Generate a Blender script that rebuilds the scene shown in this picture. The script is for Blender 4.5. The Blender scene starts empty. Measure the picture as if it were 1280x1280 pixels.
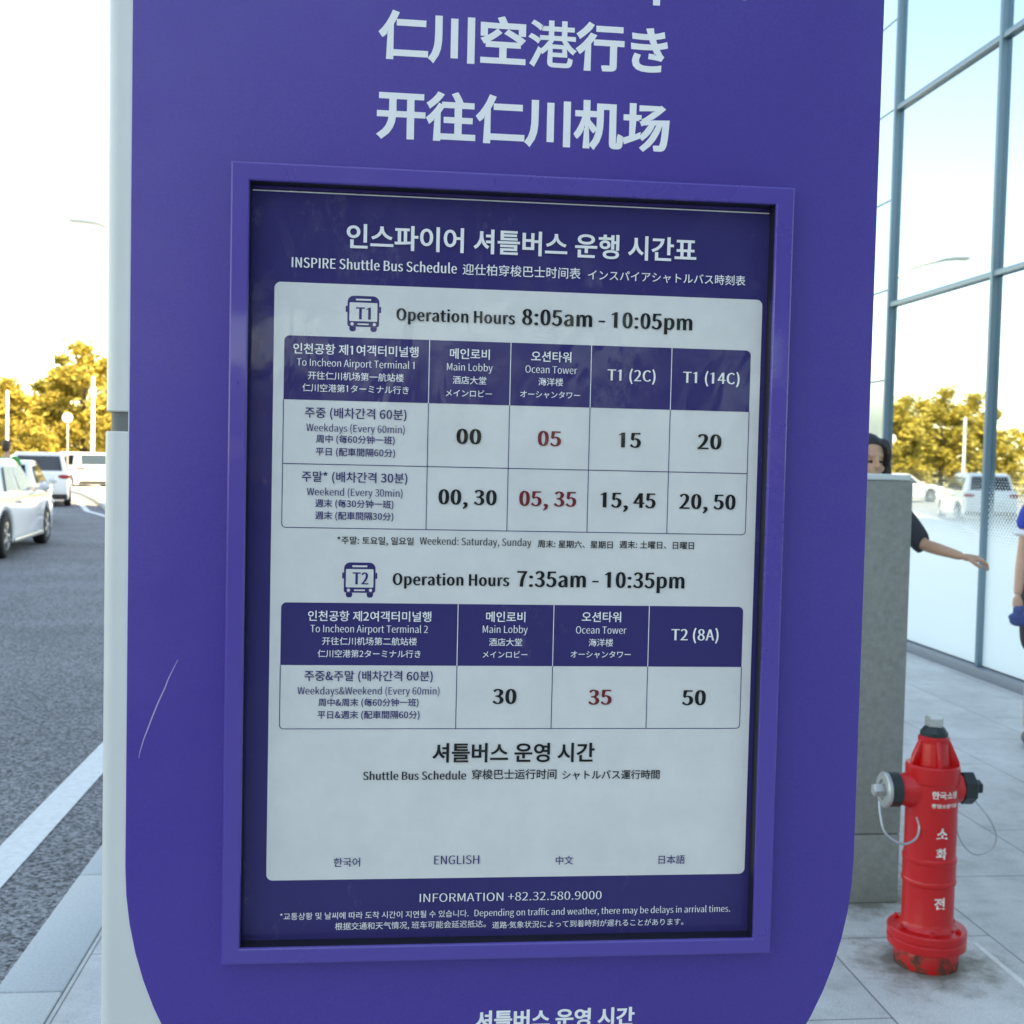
import bpy, bmesh, math, random
from mathutils import Vector, Matrix, noise
R = math.radians
random.seed(7)
S = bpy.context.scene
COL = S.collection

# ------------------------------------------------------------------ camera, sky, sun, exposure
CAM_POS = Vector((0.0, -1.3485, 1.6))
yaw, pitch, roll = R(6.1124), R(2.5037), R(1.3065)
fw = Vector((math.sin(yaw), math.cos(yaw), 0)); rt = Vector((math.cos(yaw), -math.sin(yaw), 0)); up = Vector((0, 0, 1))
f2 = fw * math.cos(pitch) - up * math.sin(pitch); u2 = up * math.cos(pitch) + fw * math.sin(pitch)
r3 = rt * math.cos(roll) + u2 * math.sin(roll); u3 = u2 * math.cos(roll) - rt * math.sin(roll)
cam_d = bpy.data.cameras.new('camera'); cam = bpy.data.objects.new('camera', cam_d); COL.objects.link(cam)
cam.matrix_world = Matrix(((r3.x, u3.x, -f2.x, CAM_POS.x), (r3.y, u3.y, -f2.y, CAM_POS.y), (r3.z, u3.z, -f2.z, CAM_POS.z), (0, 0, 0, 1)))
cam_d.sensor_width = 36; cam_d.lens = 1495.33 / 1280 * 36
cam_d.clip_start = 0.02; cam_d.clip_end = 3000
cam_d.dof.use_dof = True; cam_d.dof.focus_distance = 1.36; cam_d.dof.aperture_fstop = 14
S.camera = cam

SUN_EL, SUN_AZ = R(60), R(135)          # azimuth clockwise from the street direction (+Y): behind the glass building
w = bpy.data.worlds.new("World"); S.world = w; w.use_nodes = True
nt = w.node_tree; nt.nodes.clear()
sky = nt.nodes.new('ShaderNodeTexSky'); sky.sky_type = 'NISHITA'; sky.sun_disc = False
sky.sun_elevation = SUN_EL; sky.sun_rotation = SUN_AZ; sky.air_density = 1.0; sky.dust_density = 0.25; sky.ozone_density = 3.0
bg = nt.nodes.new('ShaderNodeBackground'); bg.inputs['Strength'].default_value = 0.15
ow = nt.nodes.new('ShaderNodeOutputWorld')
nt.links.new(sky.outputs[0], bg.inputs[0]); nt.links.new(bg.outputs[0], ow.inputs[0])
sd = bpy.data.lights.new('sun', 'SUN'); sd.energy = 5.0; sd.angle = R(0.5); sd.color = (1.0, 0.93, 0.80)
so = bpy.data.objects.new('sun', sd); COL.objects.link(so)
sdir = Vector((math.sin(SUN_AZ) * math.cos(SUN_EL), math.cos(SUN_AZ) * math.cos(SUN_EL), math.sin(SUN_EL)))
so.rotation_euler = sdir.to_track_quat('Z', 'Y').to_euler(); so.location = (30, -30, 60)
S.view_settings.view_transform = 'Standard'; S.view_settings.look = 'None'
S.view_settings.exposure = 2.05; S.view_settings.gamma = 1; S.view_settings.use_curve_mapping = False
S.view_settings.use_white_balance = True; S.view_settings.white_balance_temperature = 10000
S.cycles.max_bounces = 8; S.cycles.use_denoising = True

# ------------------------------------------------------------------ object helpers
def tag(o, label=None, cat=None, group=None, kind=None):
    if label: o['label'] = label
    if cat: o['category'] = cat
    if group: o['group'] = group
    if kind: o['kind'] = kind
    return o
def thing(name, label, cat, loc=(0, 0, 0), rotz=0, group=None):
    o = bpy.data.objects.new(name, None); COL.objects.link(o); o.empty_display_size = .1
    o.location = loc; o.rotation_euler = (0, 0, rotz)
    return tag(o, label, cat, group)
def link(name, me, mats, parent=None, smooth=None):
    o = bpy.data.objects.new(name, me); COL.objects.link(o)
    for m in (mats if isinstance(mats, (list, tuple)) else [mats]): me.materials.append(m)
    if parent is not None: o.parent = parent
    if smooth is not None:
        for p in me.polygons: p.use_smooth = True
        if smooth < 3.2: me.set_sharp_from_angle(angle=smooth)
    return o
class MB:
    def __init__(s): s.b = bmesh.new()
    def _tag(s, n0, mi):
        s.b.faces.ensure_lookup_table()
        for f in s.b.faces[n0:]: f.material_index = mi
    def box(s, x0, x1, y0, y1, z0, z1, bev=0, mi=0, seg=2, mat=None):
        n0 = len(s.b.faces)
        t = bmesh.new(); bmesh.ops.create_cube(t, size=1)
        for v in t.verts: v.co = Vector(((x0 + x1) / 2 + v.co.x * (x1 - x0), (y0 + y1) / 2 + v.co.y * (y1 - y0), (z0 + z1) / 2 + v.co.z * (z1 - z0)))
        if bev: bmesh.ops.bevel(t, geom=t.edges[:], offset=bev, segments=seg, affect='EDGES', profile=.5)
        if mat is not None: bmesh.ops.transform(t, matrix=mat, verts=t.verts[:])
        s.add(t); s._tag(n0, mi); return s
    def add(s, t):
        m = bpy.data.meshes.new('tmp'); t.to_mesh(m); t.free(); s.b.from_mesh(m); bpy.data.meshes.remove(m)
    def lathe(s, prof, c=(0, 0, 0), n=40, mi=0, axis=None):
        n0 = len(s.b.faces); M = Matrix.Translation(Vector(c))
        if axis is not None: M = M @ Vector(axis).to_track_quat('Z', 'Y').to_matrix().to_4x4()
        rings = []
        for r, z in prof:
            rings.append([s.b.verts.new(M @ Vector((r * math.cos(2 * math.pi * i / n), r * math.sin(2 * math.pi * i / n), z))) for i in range(n)])
        for a, b in zip(rings, rings[1:]):
            for i in range(n): s.b.faces.new((a[i], a[(i + 1) % n], b[(i + 1) % n], b[i]))
        s.b.faces.new(rings[0][::-1]); s.b.faces.new(rings[-1])
        s._tag(n0, mi); return s
    def tube(s, pts, r, n=8, mi=0):
        n0 = len(s.b.faces); pts = [Vector(p) for p in pts]; rings = []
        rr = r if isinstance(r, (list, tuple)) else [r] * len(pts)
        ref = Vector((0.31, 0.2, 0.93))
        for i, p in enumerate(pts):
            d = (pts[min(i + 1, len(pts) - 1)] - pts[max(i - 1, 0)]).normalized()
            a = d.cross(ref)
            if a.length < .05: a = d.cross(Vector((1, 0, 0)))
            a.normalize(); c = d.cross(a)
            rings.append([s.b.verts.new(p + (a * math.cos(2 * math.pi * k / n) + c * math.sin(2 * math.pi * k / n)) * rr[i]) for k in range(n)])
        for a, b in zip(rings, rings[1:]):
            for i in range(n): s.b.faces.new((a[i], a[(i + 1) % n], b[(i + 1) % n], b[i]))
        s.b.faces.new(rings[0][::-1]); s.b.faces.new(rings[-1])
        s._tag(n0, mi); return s
    def prism(s, pts, d0, d1, plane='xz', bev=0, mi=0, seg=2):
        """outline extruded along the third axis from d0 to d1"""
        n0 = len(s.b.faces); t = bmesh.new()
        def P(u, v, d): return {'xz': (u, d, v), 'xy': (u, v, d), 'yz': (d, u, v)}[plane]
        a = [t.verts.new(P(u, v, d0)) for u, v in pts]; b = [t.verts.new(P(u, v, d1)) for u, v in pts]
        t.faces.new(a); t.faces.new(b[::-1]); n = len(pts)
        for i in range(n): t.faces.new((a[i], b[i], b[(i + 1) % n], a[(i + 1) % n]))
        bmesh.ops.recalc_face_normals(t, faces=t.faces[:])
        if bev:
            ed = [e for e in t.edges if len(e.link_faces) == 2 and e.calc_face_angle(0) > .6]
            bmesh.ops.bevel(t, geom=ed, offset=bev, segments=seg, affect='EDGES', profile=.5)
        s.add(t); s._tag(n0, mi); return s
    def ball(s, c, r, sub=3, mi=0, mat=None):
        n0 = len(s.b.faces); t = bmesh.new(); bmesh.ops.create_icosphere(t, subdivisions=sub, radius=1)
        r = r if isinstance(r, (list, tuple)) else (r, r, r)
        for v in t.verts: v.co = Vector((v.co.x * r[0], v.co.y * r[1], v.co.z * r[2]))
        if mat is not None: bmesh.ops.transform(t, matrix=mat, verts=t.verts[:])
        for v in t.verts: v.co += Vector(c)
        s.add(t); s._tag(n0, mi); return s
    def sheet(s, pts, mi=0):
        f = s.b.faces.new([s.b.verts.new(p) for p in pts]); f.material_index = mi; return s
    def mesh(s, name, off=(0, 0, 0)):
        o = Vector(off)
        for v in s.b.verts: v.co -= o
        me = bpy.data.meshes.new(name); s.b.to_mesh(me); s.b.free(); return me
    def build(s, name, mats, parent=None, smooth=None, rel=True):
        off = parent_world(parent) if (parent is not None and rel) else (0, 0, 0)
        return link(name, s.mesh(name, off), mats, parent, smooth)
def parent_world(p):
    v = Vector((0, 0, 0))
    while p is not None: v += p.location; p = p.parent
    return v
def copy_tree(o, parent=None):
    c = o.copy(); COL.objects.link(c)
    if parent is not None: c.parent = parent
    for ch in list(o.children): copy_tree(ch, c)
    return c

# ------------------------------------------------------------------ materials
def mat(name, col, rough=.5, metal=0, coat=0, spec=.5, noise_amt=0, noise_scale=20, bump=0, bump_scale=200, coat_rough=.05, col2=None):
    m = bpy.data.materials.new(name); m.use_nodes = True; t = m.node_tree; p = t.nodes['Principled BSDF']
    p.inputs['Base Color'].default_value = (*col, 1); p.inputs['Roughness'].default_value = rough; p.inputs['Metallic'].default_value = metal
    p.inputs['Coat Weight'].default_value = coat; p.inputs['Coat Roughness'].default_value = coat_rough; p.inputs['Specular IOR Level'].default_value = spec
    tc = t.nodes.new('ShaderNodeTexCoord')
    if noise_amt:
        n = t.nodes.new('ShaderNodeTexNoise'); n.inputs['Scale'].default_value = noise_scale; n.inputs['Detail'].default_value = 6; n.inputs['Roughness'].default_value = .65
        t.links.new(tc.outputs['Object'], n.inputs['Vector'])
        cr = t.nodes.new('ShaderNodeMix'); cr.data_type = 'RGBA'
        c2 = col2 or tuple(c * (1 - noise_amt) for c in col); c1 = col if col2 else tuple(min(1, c * (1 + noise_amt)) for c in col)
        cr.inputs[6].default_value = (*c2, 1); cr.inputs[7].default_value = (*c1, 1)
        mr = t.nodes.new('ShaderNodeMapRange'); mr.inputs[1].default_value = .32; mr.inputs[2].default_value = .68
        t.links.new(n.outputs['Fac'], mr.inputs[0]); t.links.new(mr.outputs[0], cr.inputs[0]); t.links.new(cr.outputs[2], p.inputs['Base Color'])
    if bump:
        n2 = t.nodes.new('ShaderNodeTexNoise'); n2.inputs['Scale'].default_value = bump_scale; n2.inputs['Detail'].default_value = 3
        t.links.new(tc.outputs['Object'], n2.inputs['Vector'])
        b = t.nodes.new('ShaderNodeBump'); b.inputs['Strength'].default_value = bump; b.inputs['Distance'].default_value = .01
        t.links.new(n2.outputs['Fac'], b.inputs['Height']); t.links.new(b.outputs[0], p.inputs['Normal'])
    return m
def printed(name, col):
    """ink on paper under a glossy clear cover coat with faint creases, scuffs, painted glare"""
    m = mat(name, col, rough=.6, spec=.2, noise_amt=.05, noise_scale=14)
    t = m.node_tree; p = t.nodes['Principled BSDF']; p.inputs['Coat Weight'].default_value = .40; p.inputs['Coat IOR'].default_value = 1.5
    geo = t.nodes.new('ShaderNodeNewGeometry')
    mp = t.nodes.new('ShaderNodeMapping'); mp.inputs['Scale'].default_value = (5.5, 5.5, 2.2); t.links.new(geo.outputs['Position'], mp.inputs[0])
    n = t.nodes.new('ShaderNodeTexNoise'); n.inputs['Scale'].default_value = 1.6; n.inputs['Detail'].default_value = 3; n.inputs['Distortion'].default_value = .6
    t.links.new(mp.outputs[0], n.inputs['Vector'])
    b = t.nodes.new('ShaderNodeBump'); b.inputs['Strength'].default_value = .5; b.inputs['Distance'].default_value = .012
    t.links.new(n.outputs['Fac'], b.inputs['Height']); t.links.new(b.outputs[0], p.inputs['Coat Normal'])
    n2 = t.nodes.new('ShaderNodeTexNoise'); n2.inputs['Scale'].default_value = 9; n2.inputs['Detail'].default_value = 8; n2.inputs['Roughness'].default_value = .75
    t.links.new(geo.outputs['Position'], n2.inputs['Vector'])
    mr = t.nodes.new('ShaderNodeMapRange'); mr.inputs[1].default_value = .45; mr.inputs[2].default_value = .75; mr.inputs[3].default_value = .04; mr.inputs[4].default_value = .35
    t.links.new(n2.outputs['Fac'], mr.inputs[0]); t.links.new(mr.outputs[0], p.inputs['Coat Roughness'])
    # ragged pale patches in the colour: scuffs of the cover and painted-in glare
    n3 = t.nodes.new('ShaderNodeTexNoise'); n3.inputs['Scale'].default_value = 6.5; n3.inputs['Detail'].default_value = 12; n3.inputs['Roughness'].default_value = .82
    mp3 = t.nodes.new('ShaderNodeMapping'); mp3.inputs['Location'].default_value = (3.1, 0, 7.7); mp3.inputs['Scale'].default_value = (1.3, 1, .8); t.links.new(geo.outputs['Position'], mp3.inputs[0]); t.links.new(mp3.outputs[0], n3.inputs['Vector'])
    m3 = t.nodes.new('ShaderNodeMapRange'); m3.inputs[1].default_value = .56; m3.inputs[2].default_value = .74; m3.inputs[3].default_value = 0; m3.inputs[4].default_value = .16; t.links.new(n3.outputs['Fac'], m3.inputs[0])
    old = p.inputs['Base Color'].links[0].from_socket; mx = t.nodes.new('ShaderNodeMix'); mx.data_type = 'RGBA'; mx.inputs[7].default_value = (.62, .62, .60, 1)
    t.links.new(m3.outputs[0], mx.inputs[0]); t.links.new(old, mx.inputs[6]); t.links.new(mx.outputs[2], p.inputs['Base Color'])
    return m
M = {}
M['purple'] = mat('purple_paint', (.070, .040, .320), rough=.40, noise_amt=.11, noise_scale=420, bump=.05, bump_scale=700)
M['purple_frame'] = mat('purple_frame_paint', (.082, .050, .350), rough=.3, coat=.5, bump=.02, bump_scale=900)
def uneven_gloss(m, lo, hi):
    t = m.node_tree; p = t.nodes['Principled BSDF']; tc = t.nodes.new('ShaderNodeTexCoord'); n = t.nodes.new('ShaderNodeTexNoise'); n.inputs['Scale'].default_value = 5; n.inputs['Detail'].default_value = 10; n.inputs['Roughness'].default_value = .7
    t.links.new(tc.outputs['Object'], n.inputs['Vector']); r = t.nodes.new('ShaderNodeMapRange'); r.inputs[1].default_value = .3; r.inputs[2].default_value = .7; r.inputs[3].default_value = lo; r.inputs[4].default_value = hi
    t.links.new(n.outputs['Fac'], r.inputs[0]); t.links.new(r.outputs[0], p.inputs['Roughness'])
uneven_gloss(M['purple'], .26, .52); uneven_gloss(M['purple_frame'], .2, .42)
M['purple_edge'] = mat('white_panel_edge', (.75, .76, .80), rough=.4)
M['lining'] = mat('black_lining', (.012, .013, .022), rough=.5)
M['silver'] = mat('silver_paint', (.70, .72, .69), rough=.38, metal=.05, noise_amt=.04, noise_scale=4, bump=.02, bump_scale=700)
M['groove'] = mat('grey_groove', (.17, .18, .17), rough=.5)
M['white_vinyl'] = mat('white_vinyl', (.97, .95, .93), rough=.45)
M['scratch'] = mat('scratched_paint', (.50, .38, .62), rough=.6)
M['navy_ink'] = printed('navy_ink', (.033, .026, .150))
M['paper'] = printed('white_paper', (.76, .745, .72))
M['white_ink'] = printed('white_ink', (.93, .91, .90))
M['black_ink'] = printed('black_ink', (.008, .008, .009))
M['red_ink'] = printed('red_ink', (.22, .016, .022))
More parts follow.
